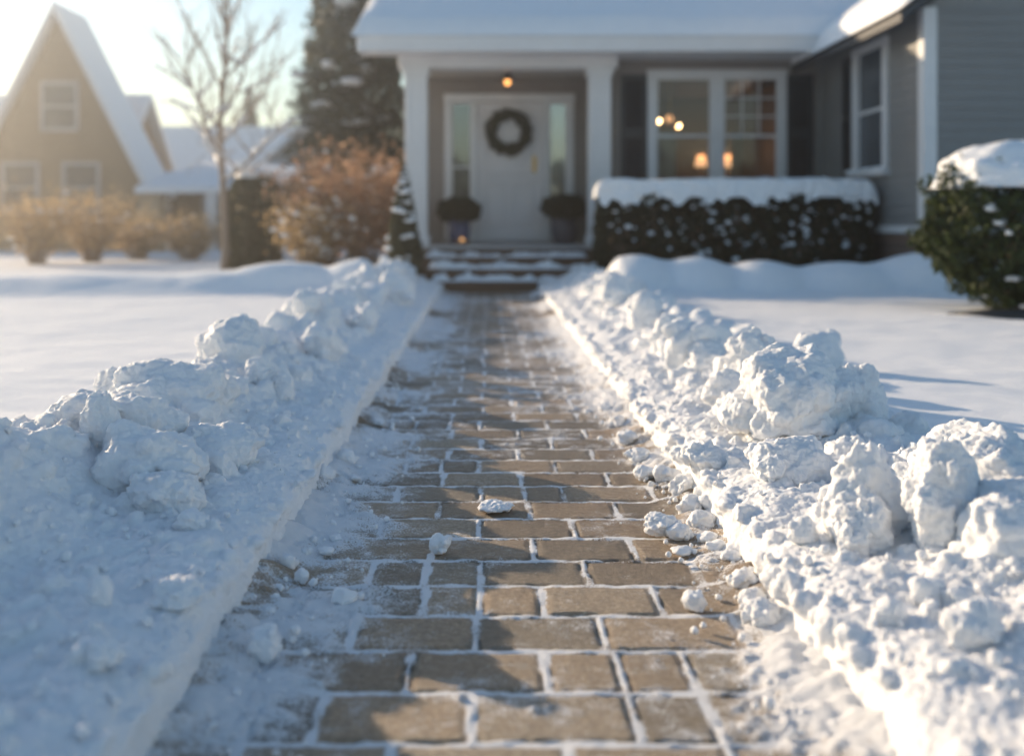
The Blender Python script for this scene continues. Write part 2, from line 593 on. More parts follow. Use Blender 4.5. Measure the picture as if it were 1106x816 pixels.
# ------------------------------------------------------------------ snow lumps and banks
def ico(sub):
    bm = bmesh.new()
    bmesh.ops.create_icosphere(bm, subdivisions=sub, radius=1)
    V = np.array([v.co[:] for v in bm.verts])
    T = np.array([[v.index for v in f.verts] for f in bm.faces])
    bm.free()
    return V, T
ICO = {k: ico(k) for k in (2, 3, 4, 5)}

def lump(r_, sub, seed, blocky=0.6, rough=0.10, sx=1, sy=1, sz=1, tilt=0.5):
    """rounded, faceted snow lump about radius r_"""
    g = np.random.default_rng(seed)
    V, T = ICO[sub]
    V = V.copy()
    for _ in range(int(3 + 9 * blocky)):
        n = g.normal(size=3); n /= np.linalg.norm(n)
        h = g.uniform(0.55, 0.9)
        d = V @ n - h
        V -= np.maximum(d, 0)[:, None] * n * (0.8)
    N = V / np.linalg.norm(V, axis=1)[:, None]
    off = g.uniform(0, 50, 3)
    k = fbm(V * 1.3 + off, int(seed) % 97, 2) * 0.24 + (np.abs(fbm(V * 2.4 + off, int(seed) % 91, 2, 0.5)) - .2) * rough * 1.8 + (np.abs(perlin(V * 6.5 + off, int(seed) % 89)) - .2) * rough * .6
    V = V * (1 + k[:, None])
    V = V * np.array([sx, sy, sz])
    a, b = g.uniform(0, 2 * math.pi), g.uniform(-tilt, tilt)
    Rz = np.array([[math.cos(a), -math.sin(a), 0], [math.sin(a), math.cos(a), 0], [0, 0, 1]])
    Rx = np.array([[1, 0, 0], [0, math.cos(b), -math.sin(b)], [0, math.sin(b), math.cos(b)]])
    V = V @ (Rx.T) @ (Rz.T) if sx == sy else V @ Rx.T
    return V * r_, T

def voxel(V, T, size):
    me = np_mesh('tmp', V, T, 3)
    o = bpy.data.objects.new('tmp', me)
    COL.objects.link(o)
    md = o.modifiers.new('r', 'REMESH')
    md.mode = 'VOXEL'
    md.voxel_size = size
    dg = bpy.context.evaluated_depsgraph_get()
    out = bpy.data.meshes.new_from_object(o.evaluated_get(dg))
    bpy.data.objects.remove(o)
    n = len(out.vertices)
    W = np.empty(n * 3, np.float32); out.vertices.foreach_get('co', W)
    Nn = np.empty(n * 3, np.float32); out.vertices.foreach_get('normal', Nn)
    q = len(out.polygons)
    lt = np.empty(q, np.int32); out.polygons.foreach_get('loop_total', lt)
    li = np.empty(len(out.loops), np.int32); out.loops.foreach_get('vertex_index', li)
    assert (lt == 4).all()
    bpy.data.meshes.remove(out)
    return W.reshape(-1, 3).astype(float), Nn.reshape(-1, 3).astype(float), li.reshape(-1, 4)

def bank_body(s, ya, yb, st):
    """closed solid of the bank between two distances, as triangles"""
    yy = np.arange(ya, yb + st * .5, st)
    tt = np.concatenate([np.linspace(0, 1.15, int(1.15 / st))])
    lx = lip_x(s, yy)
    A = lx[:, None] + tt[None, :]
    Y = np.repeat(yy[:, None], len(tt), 1)
    Z = bank_h(s, A, Y)
    # rounded, beaded lip
    Z = Z - 0.028 * np.exp(-(tt[None, :] / 0.02) ** 2) + 0.012 * n2(A, Y, 14, 14, 71 + s, 2)
    ny, nt_ = A.shape
    top = np.stack([A * s, Y, Z], -1).reshape(-1, 3)
    bot = top.copy(); bot[:, 2] = -0.08
    bot[:, 0] -= s * 0.012                      # the cut wall leans back very slightly
    V = np.concatenate([top, bot])
    n = len(top)
    F_ = []
    ii, jj = np.meshgrid(np.arange(ny - 1), np.arange(nt_ - 1), indexing='ij')
    a = (ii * nt_ + jj).ravel()
    q = np.stack([a, a + 1, a + nt_ + 1, a + nt_], 1)
    F_.append(q); F_.append(q[:, ::-1] + n)
    def side(idx):
        idx = np.asarray(idx)
        F_.append(np.stack([idx[:-1], idx[:-1] + n, idx[1:] + n, idx[1:]], 1))
    side(np.arange(ny) * nt_)
    side(np.arange(ny)[::-1] * nt_ + nt_ - 1)
    side(np.arange(nt_)[::-1])
    side((ny - 1) * nt_ + np.arange(nt_))
    Q = np.concatenate(F_)
    if s < 0:
        Q = Q[:, ::-1]
    T = np.concatenate([Q[:, [0, 1, 2]], Q[:, [0, 2, 3]]])
    return V, T

def bank(s, name, label):
    g = np.random.default_rng(100 + s)
    outV, outQ, base = [], [], 0
    for ya, yb, vox, st in ((0.95, 5.3, 0.0078, 0.03), (5.26, 12.98, 0.015, 0.05)):
        Vs, Ts, n = [], [], 0
        def put(V, T):
            nonlocal n
            Vs.append(V); Ts.append(T + n); n += len(V)
        V, T = bank_body(s, ya, yb, st)
        put(V, T)
        L_ = yb - ya
        def scatter(per_m, r0, r1, t0, t1, sub, sink, blocky, power=1.0):
            for _ in range(int(per_m * L_)):
                y = g.uniform(ya + 0.05, yb - 0.05)
                t = t0 + (t1 - t0) * g.beta(2.2, 2.2)
                r_ = r0 + (r1 - r0) * g.random() ** power
                lv = 0.8 + 0.2 * sm(2.2, 3.0, y) if s < 0 else 1.0     # the near left bank is smoother
                if s < 0 and y < 2.6 and r_ > .05 and g.random() > 0.45: continue
                r_ *= lv
                ax = LIP[s] + t
                if t - r_ < 0.01 and r_ > 0.03: continue
                z = float(bank_h(s, ax, y)) + r_ * sink
                V, T = lump(r_, sub, g.integers(1e6), blocky, 0.12, g.uniform(.85, 1.3), g.uniform(.85, 1.2), g.uniform(.65, 1.0))
                put(V + np.array([s * ax, y, z]), T)
        big = 1.1 if s > 0 else 1.15
        scatter(3.4 * big, .085, .150, .36, .88, 4, .10, .9)
        scatter(9 * big, .04, .085, .20, .92, 3, .25, .8)
        scatter(20, .020, .042, .10, 1.0, 3 if vox < .01 else 2, .30, .6)
        scatter(110 if vox < .01 else 45, .010, .026, .04, 1.0, 2, .35, .4)
        # beads along the lip and clinging to the wall
        for _ in range(int((28 if vox < .01 else 25) * L_)):
            y = g.uniform(ya + .05, yb - .05)
            r_ = g.uniform(.010, .024 if s < 0 else .034)
            ax = float(lip_x(s, np.array([y]))[0]) + g.uniform(-.004, .05)
            V, T = lump(r_, 2, g.integers(1e6), .4, .1, g.uniform(.9, 1.2), g.uniform(.9, 1.4), g.uniform(.6, .9))
            put(V + np.array([s * ax, y, 0.115 + g.uniform(-.02, .012)]), T)
        if s > 0:        # the right wall is rough and crumbling
            for _ in range(int(22 * L_)):
                y = g.uniform(ya + .05, yb - .05)
                r_ = g.uniform(.012, .035)
                ax = float(lip_x(s, np.array([y]))[0]) + g.uniform(-.008, .02)
                V, T = lump(r_, 2, g.integers(1e6), .6, .12, 1.0, g.uniform(.9, 1.3), g.uniform(.8, 1.1))
                put(V + np.array([ax, y, g.uniform(0.01, .12)]), T)
        W, Nn, Q = voxel(np.concatenate(Vs), np.concatenate(Ts), vox)
        f1 = np.abs(fbm(W * 9, 81, 2, 0.5)) - .25 + .35 * fbm(W * 26, 85, 2); f2 = fbm(W * 75, 82, 3, 0.7)
        amp = 0.35 + 0.65 * sm(0.02, 0.12, np.abs(W[:, 0]) - LIP[s])
        W = W + Nn * (f1 * 0.009 * amp + f2 * 0.0062)[:, None]
        keep = (W[Q].mean(1)[:, 2] > -0.045)
        Q = Q[keep]
        outV.append(W); outQ.append(Q + base); base += len(W)
    me = np_mesh(name, np.concatenate(outV), np.concatenate(outQ))
    me.update()
    o = link(name, me, M['snow'], smooth=True)
    return tag(o, label, 'snow bank')

bank(-1, 'snow_bank', 'long shaded snow bank with a clean cut wall left of the path')
bank(1, 'snow_bank', 'long sunlit crumbling snow bank heaped right of the path')

# chunks that sit on the banks and crumbs that fell on the pavers --------------
def solve(px, py, s=None):
    z = 0.12
    for _ in range(12):
        d = (H - z) * F / (py - 240)
        x = (px - 526) * d / F
        z = float(bank_h(s, abs(x), d)) if s else 0.004
    return x, d, z

seed_c = [500]
def chunk(px, py, wpx, hpx, s, label, blocky=.8, sub=5, group='snow chunks heaped on the banks', depth=.9, rough=.1, name='snow_chunk', sink=.22, lean=0, taper=0):
    seed_c[0] += 1
    x, d, z = solve(px, py, s)
    wr = wpx * d / F / 2
    hr = hpx * d / F / 2
    g = np.random.default_rng(seed_c[0])
    big_ = wpx > 34
    parts_, tris_, n_ = [], [], 0
    def put_(V, T):
        nonlocal n_
        parts_.append(V); tris_.append(T + n_); n_ += len(V)
    put_(*lump(1.0, 4 if big_ else 3, seed_c[0], blocky, rough * .6, 1.001, 1, 1, .35))
    for _ in range(48 if big_ else 8):                 # broken clods frozen onto the core
        u = g.normal(size=3); u /= np.linalg.norm(u)
        u[2] = u[2] * .8
        r_ = (.10 + .30 * g.random() ** 1.6) if big_ else g.uniform(.2, .4)
        V, T = lump(r_, 3, g.integers(1e6), .9, .1, g.uniform(.8, 1.3), g.uniform(.8, 1.2), g.uniform(.7, 1.1))
        put_(V + u * g.uniform(.62, .92), T)
    V = np.concatenate(parts_); T = np.concatenate(tris_)
    V = V / np.abs(V).max(0) * np.array([wr * 1.04, wr * depth, hr * (1.12 if s is None else 1.35)])
    V[:, 0] += V[:, 2] * lean
    V[:, :2] *= (1 - taper * np.clip(V[:, 2] / hr * .5 + .5, 0, 1.1))[:, None]
    V, Nn, T = voxel(V, T, max(.0032, min(.0075, wr * .05)) * (1 if d < 5 else 1.6))
    Wp = V + np.array([x, d, z])
    V = V + Nn * (fbm(Wp * 80, seed_c[0], 3, .7) * min(.0054, wr * .06) + (np.abs(fbm(Wp * 22, seed_c[0] + 5, 2)) - .2) * min(.008, wr * .07))[:, None]
    me = np_mesh(name, V, T, 4)
    o = link(name, me, M['snow'], None, (x, d + wr * depth * .5, z + hr * ((1 - sink) if s is None else .62)), smooth=True)
    return tag(o, label, 'snow chunk' if name == 'snow_chunk' else 'snow crumb', group)

C = chunk
# left bank
C(150, 512, 132, 78, -1, 'largest rounded snow chunk on the left bank with a rim of light', .7, rough=.16)
C(120, 448, 54, 52, -1, 'upright snow chunk just behind the largest chunk of the left bank', .9)
C(205, 500, 46, 48, -1, 'rounded snow lobe leaning on the right of the largest left chunk', .5)
C(104, 490, 42, 62, -1, 'snow lump at the left frame edge beside the largest left chunk', .5)
C(172, 552, 90, 44, -1, 'flat tilted snow slab sliding down in front of the largest left chunk', 1.0, lean=-.5)
C(232, 452, 100, 50, -1, 'broad domed snow chunk behind the largest one on the left bank', .6, rough=.14)
C(305, 432, 26, 34, -1, 'small upright snow knob right of the broad domed chunk', .5)
C(282, 415, 40, 36, -1, 'snow chunk between the broad dome and the lawn on the left bank', .8)
C(345, 385, 56, 44, -1, 'wide snow chunk halfway along the left bank beneath a round ball', .8)
C(330, 356, 30, 28, -1, 'round snow ball topping the left bank against the far drift', .4)
C(392, 340, 42, 34, -1, 'snow chunk at the far end of the left bank by the drift', .8)
C(425, 325, 46, 34, -1, 'farthest large snow chunk of the left bank near the steps', .8)
C(186, 655, 66, 28, -1, 'low twin lobed snow lump on the smooth near part of left bank', .4, lean=.2)
C(104, 655, 30, 34, -1, 'small rounded snow lump at the left frame edge on smooth snow', .4)
C(108, 722, 50, 30, -1, 'sunlit spiky snow lump in the lower left corner of the photo', .9, rough=.2)
C(205, 572, 44, 20, -1, 'small flat snow lump below the tilted slab of left bank', .5)
# right bank
C(945, 572, 150, 128, 1, 'large pyramid shaped snow chunk on the near right bank', 1.1, lean=-.1, rough=.07, taper=.72)
C(1030, 590, 84, 120, 1, 'tall rounded snow boulder at the right edge of the photo', .6, rough=.12)
C(935, 575, 70, 68, 1, 'smooth rounded snow lobe at the foot of the pyramid chunk', .4)
C(870, 460, 165, 96, 1, 'biggest broad snow chunk on the right bank shading the hollow', .9, rough=.14)
C(925, 455, 74, 66, 1, 'shaded blocky snow chunk at the lawn end of the biggest right chunk', 1.1)
C(885, 405, 56, 50, 1, 'square snow block topping the right bank against the sunlit lawn', 1.2, lean=.1)
C(815, 412, 60, 62, 1, 'ridged snow chunk left of the square block on the right bank', .9)
C(757, 392, 78, 58, 1, 'flat topped snow chunk midway along the right bank', 1.2)
C(722, 380, 44, 44, 1, 'leaning snow chunk in front of the flat topped one', .9)
C(700, 352, 46, 42, 1, 'rounded snow chunk behind the flat topped one toward the house', .6)
C(668, 330, 40, 36, 1, 'farther small snow chunk of right bank nearest the far drifts', .7)
C(790, 440, 60, 42, 1, 'low snow chunk in front of the ridged one on right bank', .8)
C(860, 520, 92, 46, 1, 'wide lumpy snow chunk bordering the shaded hollow of right bank', .6, rough=.2)
C(870, 585, 34, 28, 1, 'small round snow ball alone on the flat near right bank', .4)
C(925, 598, 50, 40, 1, 'fist shaped snow ball right of the lone round one', .6)
C(962, 672, 36, 28, 1, 'small snow ball low on the near right bank', .4)
C(1005, 640, 40, 36, 1, 'snow lump under the tall boulder at the right edge', .6)
C(838, 520, 40, 30, 1, 'bumpy snow lump left of the wide lumpy chunk', .5)
C(765, 505, 56, 30, 1, 'low snow lump on the lip of the right bank', .5)
C(1060, 700, 70, 54, 1, 'large snow chunk low at the right beyond the small snow ball', .8)
# crumbs on the pavers
K = dict(s=None, sub=4, name='snow_crumb', group='snow crumbs fallen on the pavers', sink=.12)
C(285, 715, 40, 40, label='squared snow block on the pavers at lower left', blocky=1.1, **K)
C(371, 655, 28, 20, label='rounded snow crumb on snowy pavers right of the squared block', blocky=.5, **K)
C(476, 598, 26, 22, label='lone snow crumb on bare pavers at the shadow edge', blocky=.7, **K)
C(752, 660, 30, 22, label='lone sunlit snow crumb on the pavers near the right bank', blocky=.5, **K)
C(534, 553, 44, 9, label='thin flat snow flake on the middle of the path', blocky=.4, **K)
C(310, 618, 22, 20, label='larger of the two snow balls side by side near left wall', blocky=.3, **K)
C(325, 630, 16, 16, label='smaller of the two snow balls side by side near left wall', blocky=.3, **K)
C(373, 505, 28, 20, label='snow ball at the foot of left wall farthest of its row', blocky=.4, **K)
C(347, 524, 28, 22, label='snow ball at the foot of left wall, second farthest', blocky=.4, **K)
C(716, 580, 46, 24, label='long snow lump jutting onto pavers from the right wall', blocky=.5, **K)
g = np.random.default_rng(77)
for (px, py, wp, hp) in ((700, 520, 30, 18), (722, 524, 34, 24), (742, 540, 36, 28), (690, 500, 30, 16), (760, 575, 34, 24), (748, 560, 36, 26),
                         (775, 600, 24, 18), (790, 612, 24, 18), (805, 640, 38, 26), (815, 660, 34, 24), (826, 682, 46, 34), (738, 600, 26, 10),
                         (680, 480, 26, 16), (668, 462, 22, 14), (655, 446, 20, 12), (735, 585, 30, 18), (765, 590, 26, 16)):
    C(px, py, wp, hp, label='small snow crumb among many at the foot of the right bank', blocky=.5, s=None, sub=4, name='snow_crumb',
      group='crumbs along the foot of the right bank', sink=.15)
for (px, py, wp, hp) in ((300, 640, 14, 10), (352, 600, 18, 10), (362, 585, 16, 8), (290, 665, 14, 10), (395, 480, 14, 9), (270, 690, 18, 12),
                         (340, 575, 14, 8), (330, 600, 12, 8), (410, 460, 14, 8), (384, 520, 12, 7)):
    C(px, py, wp, hp, label='tiny snow crumb among many at the foot of the left bank', blocky=.5, s=None, sub=3, name='snow_crumb',
      group='crumbs along the foot of the left bank', sink=.15)
o = C(323, 331, 22, 10, label='lone snow lump lying on the sunlit left lawn', blocky=.5, s=None, sub=4, sink=.1)
o.location = ((323 - 526) * 8.6 / F, 8.6, LAWN + .03)

def crumbs(name, label, n, fun, r0, r1, seed):
    g = np.random.default_rng(seed)
    V0, T0 = ICO[2]
    Vs, Ts, k = [], [], 0
    for _ in range(n):
        x, y, z = fun(g)
        r_ = r0 + (r1 - r0) * g.random() ** 2.5
        V, T = lump(r_, 2, g.integers(1e6), .5, .15)
        Vs.append(V + np.array([x, y, z + r_ * .3])); Ts.append(T + k); k += len(V)
    me = np_mesh(name, np.concatenate(Vs), np.concatenate(Ts), 3)
    return tag(link(name, me, M['snow'], smooth=True), label, 'snow', kind='stuff')
def f_path(g):
    y = 1.5 + 7 * g.random() ** 1.6
    if g.random() < .62:
        x = .66 - abs(g.normal(0, .09)); 
    else:
        x = -.56 + abs(g.normal(0, .12))
    return x, y, 0.012 + .03 * max(0, abs(x - .04) - .45)
crumbs('loose_snow_grains', 'fine snow grains scattered along both edges of the path', 900, f_path, .003, .013, 5)
def f_top(g):
    s = -1 if g.random() < .45 else 1
    y = 1.4 + 5 * g.random() ** 1.4
    ax = LIP[s] + g.uniform(.03, .9)
    return s * ax, y, float(bank_h(s, ax, y)) + .004
crumbs('bank_snow_grains', 'fine snow grains lying over the tops of both banks', 1500, f_top, .004, .014, 6)

# ------------------------------------------------------------------ foliage tools
def leaf_cloud(P, size, g, flat=None, aspect=0.5, jitter=.35):
    """one little bent-free quad per point"""
    n = len(P)
    d = g.normal(size=(n, 3))
    if flat is not None:
        d = d * (1 - flat[1]) + np.asarray(flat[0]) * flat[1]
    d /= np.linalg.norm(d, axis=1)[:, None]
    e = np.cross(d, g.normal(size=(n, 3)))
    e /= np.linalg.norm(e, axis=1)[:, None]
    s = size * (1 + jitter * g.normal(size=n))[:, None]
    s = np.abs(s)
    V = np.stack([P - d * s, P + e * s * aspect, P + d * s, P - e * s * aspect], 1).reshape(-1, 3)
    return V, np.arange(n * 4).reshape(-1, 4)

def leaves(name, P, size, mat, parent, g, **k):
    V, Q = leaf_cloud(np.asarray(P, float), size, g, **k)
    o0 = origin(parent)
    return link(name, np_mesh(name, V - np.array(o0), Q), mat, parent)

def snow_blobs(name, P, r0, r1, parent, g, flat=.6, mat=None):
    V0, T0 = ICO[2]
    Vs, Ts, k = [], [], 0
    for p in P:
        r_ = g.uniform(r0, r1)
        V, T = lump(r_, 2, g.integers(1e6), .3, .2, g.uniform(.8, 1.6), g.uniform(.7, 1.2), flat * g.uniform(.7, 1.2))
        Vs.append(V + p); Ts.append(T + k); k += len(V)
    o0 = np.array(origin(parent))
    return tag(link(name, np_mesh(name, np.concatenate(Vs) - o0, np.concatenate(Ts), 3), mat or M['snow_far'], parent, smooth=True), kind='stuff')

def blob_mesh(name, c, rad, mat, parent, seed, rough=.12, sub=5, zcut=None):
    V, T = ICO[sub]
    V = V * (1 + fbm(V * 2.2 + seed, seed, 4)[:, None] * rough) * np.array(rad) + np.array(c)
    if zcut is not None:
        V[:, 2] = np.maximum(V[:, 2], zcut + 0.01 * fbm(V * 5, seed, 2))
    o0 = np.array(origin(parent))
    return link(name, np_mesh(name, V - o0, T, 3), mat, parent, smooth=True)

# ------------------------------------------------------------------ the house
WALL_D, WALL_W = 15.5, 14.4          # wall with the door, wall with the window
XW = 4.73                            # side wall of the projecting wing
YWF = 11.0                           # front of the wing
FL = 0.58                            # porch floor
EAVE = 3.22
house = empty('house', (1.7, 14.4, 0.0), 'grey clapboard house with white porch columns and black shutters', 'house')

def siding(mb, u0, u1, z0, z1, fix, axis, out, lap=.115):
    """clapboards: axis 'x' runs along x at y=fix, 'y' along y at x=fix; out = outward sign"""
    z = z0
    while z < z1 - 1e-4:
        zt = min(z + lap, z1)
        t0, t1 = .016, .004
        def p(u, t, zz):
            return (u, fix + out * t, zz) if axis == 'x' else (fix + out * t, u, zz)
        mb.add([p(u0, t0, z), p(u1, t0, z), p(u1, t1, zt), p(u0, t1, zt), p(u0, -.08, z), p(u1, -.08, z), p(u1, -.08, zt), p(u0, -.08, zt)],
               [(0, 1, 2, 3), (4, 7, 6, 5), (0, 4, 5, 1), (3, 2, 6, 7), (0, 3, 7, 4), (1, 5, 6, 2)])
        z = zt

DX0, DX1, DZ1 = (481 - 526) * WALL_D / F, (619 - 526) * WALL_D / F, 2.83
WX0, WX1, WZ0, WZ1 = 2.317, 4.176, 1.33, 2.95
mb = MB()
siding(mb, -1.22, DX0, FL, 3.08, WALL_D, 'x', -1)
siding(mb, DX1, 1.80, FL, 3.08, WALL_D, 'x', -1)
siding(mb, DX0, DX1, DZ1, 3.08, WALL_D, 'x', -1)
mb.build('porch_wall', M['siding'], house)
mb = MB()
siding(mb, 1.80, WX0, .55, EAVE, WALL_W, 'x', -1)
siding(mb, WX1, XW, .55, EAVE, WALL_W, 'x', -1)
siding(mb, WX0, WX1, .55, WZ0, WALL_W, 'x', -1)
siding(mb, WX0, WX1, WZ1, EAVE, WALL_W, 'x', -1)
mb.box(1.80, 1.86, WALL_W, WALL_D, .55, 3.08)
mb.build('front_wall', M['siding'], house)
mb = MB()
VY0, VY1, VZ0, VZ1 = 11.98, 13.0, 1.52, 3.0
siding(mb, YWF, VY0, .86, EAVE, XW, 'y', -1)
siding(mb, VY1, WALL_W, .86, EAVE, XW, 'y', -1)
siding(mb, VY0, VY1, .86, VZ0, XW, 'y', -1)
siding(mb, VY0, VY1, VZ1, EAVE, XW, 'y', -1)
siding(mb, XW, 9.5, .86, EAVE, YWF, 'x', -1)
mb.add([(XW, YWF, EAVE), (9.5, YWF, EAVE), (7.11, YWF, 5.0), (XW, YWF + .1, EAVE), (9.5, YWF + .1, EAVE), (7.11, YWF + .1, 5.0)],
       [(0, 1, 2), (3, 5, 4), (0, 2, 5, 3), (1, 4, 5, 2)])
mb.build('wing_wall', M['siding_wing'], house)
mb = MB()
mb.box(-1.22, -1.12, WALL_D, 24, .2, EAVE + .1)
mb.box(-1.22, 9.5, 24, 24.1, .2, EAVE + .1)
mb.box(9.4, 9.5, YWF + .02, 24, .2, EAVE + .1)
mb.add([(-1.22, 15.0, EAVE), (-1.22, 24, EAVE), (-1.22, 19, 5.6), (-1.12, 15.0, EAVE), (-1.12, 24, EAVE), (-1.12, 19, 5.6)],
       [(0, 1, 2), (3, 5, 4), (0, 2, 5, 3), (1, 4, 5, 2)])
mb.build('side_wall', M['siding'], house)
# brick foundation under the wing and the front
mb = MB()
mb.box(XW + .01, 9.48, YWF + .01, YWF + .2, -.05, .78)
mb.box(XW + .01, XW + .2, YWF + .2, WALL_W, -.05, .78)
mb.box(1.72, XW, WALL_W + .01, WALL_W + .15, -.05, .55)
mb.build('foundation', M['brick'], house)
# trims
mb = MB()
mb.box(XW - .035, 9.5, YWF - .035, YWF + .12, .775, .86)
mb.box(XW - .036, XW + .1, YWF + .12, WALL_W - .02, .776, .861)
mb.build('water_table', M['white'], house, bevel=.005)
mb = MB()
mb.box(XW - .028, XW + .12, YWF - .028, YWF + .12, .861, EAVE)
mb.build('corner_board', M['white'], house, bevel=.004)
mb = MB(); mb.box(XW - .09, XW - .018, WALL_W - .10, WALL_W - .018, .6, EAVE)
mb.build('corner_board', M['siding_wing'], house, bevel=.004)
mb = MB(); mb.box(-1.25, -1.10, WALL_D - .03, WALL_D + .1, FL, 3.06)
mb.build('corner_board', M['white'], house, bevel=.004)

# porch floor, steps, columns, ceiling, beam
mb = MB(); mb.box(-1.27, 1.80, 13.93, WALL_D - .02, FL - .05, FL)
mb.build('porch_deck', M['deck'], house, bevel=.006)
mb = MB(); mb.box(-1.22, 1.75, 13.98, 14.05, .0, FL - .052)
mb.build('porch_skirt', M['wood'], house)
steps = []
for k, (y, z, x0, x1) in enumerate(((12.99, .145, -.74, 1.05), (13.30, .29, -.80, 1.32), (13.61, .435, -.86, 1.36))):
    mb = MB()
    mb.box(x0, x1, y + .02, 13.97, z - .145 - (.02 if k == 0 else 0), z - .032)
    mb.box(x0 - .02, x1 + .02, y - .012, y + .33, z - .031, z)
    steps.append(mb.build('step', M['wood'], house, bevel=.004))
def step_snow(k, x0, x1, y0, y1, z, th, seed):
    xs_ = np.linspace(x0, x1, 90); ys_ = np.linspace(y0, y1, 22)
    def hh(X, Y):
        e = sm(0, .05, X - x0) * sm(0, .05, x1 - X) * sm(0, .035, Y - y0)
        n = n2(X, Y, 5, 4, seed, 3)
        return z - .006 + e * np.maximum(0, th * (.55 + 1.3 * n))
    me, V = grid_mesh('step_snow', xs_, ys_, hh)
    me.transform(Matrix.Translation(-origin(house)))
    link('step_snow', me, M['snow_far'], steps[k], smooth=True)
step_snow(0, -.72, 1.04, 12.99, 13.31, .145, .075, 301)
step_snow(1, -.79, 1.33, 13.29, 13.62, .29, .075, 302)
step_snow(2, -.85, 1.36, 13.60, 13.95, .435, .06, 303)

for cx in (-.975, 1.555):
    mb = MB()
    mb.box(cx - .15, cx + .15, 14.0, 14.3, FL + .14, 2.92)
    for sx in (-1, 1):      # raised edge boards
        mb.box(cx + sx * .118 - .032, cx + sx * .118 + .032, 13.988, 14.0, FL + .14, 2.92)
    col_ = mb.build('porch_column', M['white'], house, bevel=.004)
    mb = MB(); mb.box(cx - .18, cx + .18, 13.97, 14.33, FL, FL + .14)
    mb.build('column_base', M['white'], col_, bevel=.008)
    mb = MB(); mb.box(cx - .18, cx + .18, 13.97, 14.33, 2.92, 3.02)
    mb.build('column_cap', M['white'], col_, bevel=.008)
mb = MB(); mb.box(-1.22, 1.80, 13.99, 14.31, 3.022, 3.24)
mb.build('porch_beam', M['white'], house, bevel=.006)
mb = MB(); mb.box(-1.20, 1.80, 14.31, WALL_D - .02, 3.082, 3.12)
mb.build('porch_ceiling', M['ceiling'], house)

# door unit
frame = MB()
frame.box(DX0 - .01, DX0 + .085, WALL_D - .05, WALL_D + .06, FL, DZ1 - .10)
frame.box(DX1 - .085, DX1 + .01, WALL_D - .05, WALL_D + .06, FL, DZ1 - .10)
frame.box(DX0 - .02, DX1 + .02, WALL_D - .06, WALL_D + .06, DZ1 - .10, DZ1 + .02)
JX0, JX1 = (515 - 526) * WALL_D / F, (587 - 526) * WALL_D / F
frame.box(JX0 - .075, JX0, WALL_D - .045, WALL_D + .06, FL, DZ1 - .10)
frame.box(JX1, JX1 + .075, WALL_D - .045, WALL_D + .06, FL, DZ1 - .10)
frame.build('door_frame', M['white'], house, bevel=.006)
mb = MB(); mb.box(DX0, DX1, WALL_D - .07, WALL_D + .02, FL + .001, FL + .04)
mb.build('threshold', M['deck'], house)
dw = JX1 - JX0
yd = WALL_D + .0
mb = MB()
mb.box(JX0 + .004, JX1 - .004, yd + .02, yd + .05, FL + .042, DZ1 - .105)
def rail(x0, x1, z0, z1):
    mb.box(x0, x1, yd - .005, yd + .018, z0, z1)
zt = DZ1 - .107
zb = FL + .044
xl, xr = JX0 + .005, JX1 - .005
rail(xl, xl + .125, zb, zt); rail(xr - .125, xr, zb, zt)
for z0, z1 in ((zb, zb + .2), (1.47, 1.60), (zt - .14, zt)):
    rail(xl + .1255, xr - .1255, z0, z1)
xm = (xl + xr) / 2
rail(xm - .05, xm + .05, zb + .2005, 1.4695)
def panel(x0, x1, z0, z1):
    mb.box(x0 + .035, x1 - .035, yd + .003, yd + .019, z0 + .035, z1 - .035)
panel(xl + .125, xm - .05, zb + .2, 1.47); panel(xm + .05, xr - .125, zb + .2, 1.47)
panel(xl + .125, xr - .125, 1.60, zt - .14)
door = mb.build('front_door', M['door'], house, bevel=.006)
mb = MB()
kx, kz = (577 - 526) * WALL_D / F, 1.80
mb.box(kx - .03, kx + .03, yd - .018, yd - .006, kz - .14, kz + .10)
mb.tube([(kx, yd - .018, kz + .05), (kx, yd - .07, kz + .05), (kx, yd - .07, kz - .08), (kx, yd - .018, kz - .10)], .012, 8)
mb.build('door_handle', M['brass'], door, bevel=.003)
for x0, x1, g_ in ((DX0 + .086, JX0 - .076, 'side_glass'), (JX1 + .076, DX1 - .086, 'frost')):
    mb = MB()
    mb.box(x0, x0 + .03, yd - .01, yd + .03, 1.10, DZ1 - .102)
    mb.box(x1 - .03, x1, yd - .01, yd + .03, 1.10, DZ1 - .102)
    mb.box(x0 + .03, x1 - .03, yd - .01, yd + .03, DZ1 - .14, DZ1 - .102)
    mb.box(x0, x1, yd - .012, yd + .03, FL + .042, 1.10)
    zz = (1.72,) if g_ == 'side_glass' else ()
    for z_ in zz:
        mb.box(x0 + .03, x1 - .03, yd - .009, yd + .029, z_, z_ + .035)
    sl = mb.build('sidelight', M['white'], house, bevel=.004)
    mb = MB(); mb.box(x0 + .028, x1 - .028, yd + .008, yd + .014, 1.10, DZ1 - .14)
    mb.build('pane', M[g_], sl)
# hall behind the sidelights
mb = MB()
mb.box(DX0 - .3, DX1 + .25, 17.6, 17.7, FL - .1, 3.0)
mb.box(DX0 - .4, DX0 - .3, WALL_D + .1, 17.7, FL - .1, 3.0)
mb.box(DX1 + .15, DX1 + .25, WALL_D + .1, 17.7, FL - .1, 3.0)
mb.box(DX0 - .4, DX1 + .25, WALL_D + .1, 17.7, 3.0, 3.05)
mb.box(DX0 - .4, DX1 + .25, WALL_D + .1, 17.7, FL - .12, FL - .02)
mb.build('hall_interior', M['room'], house)

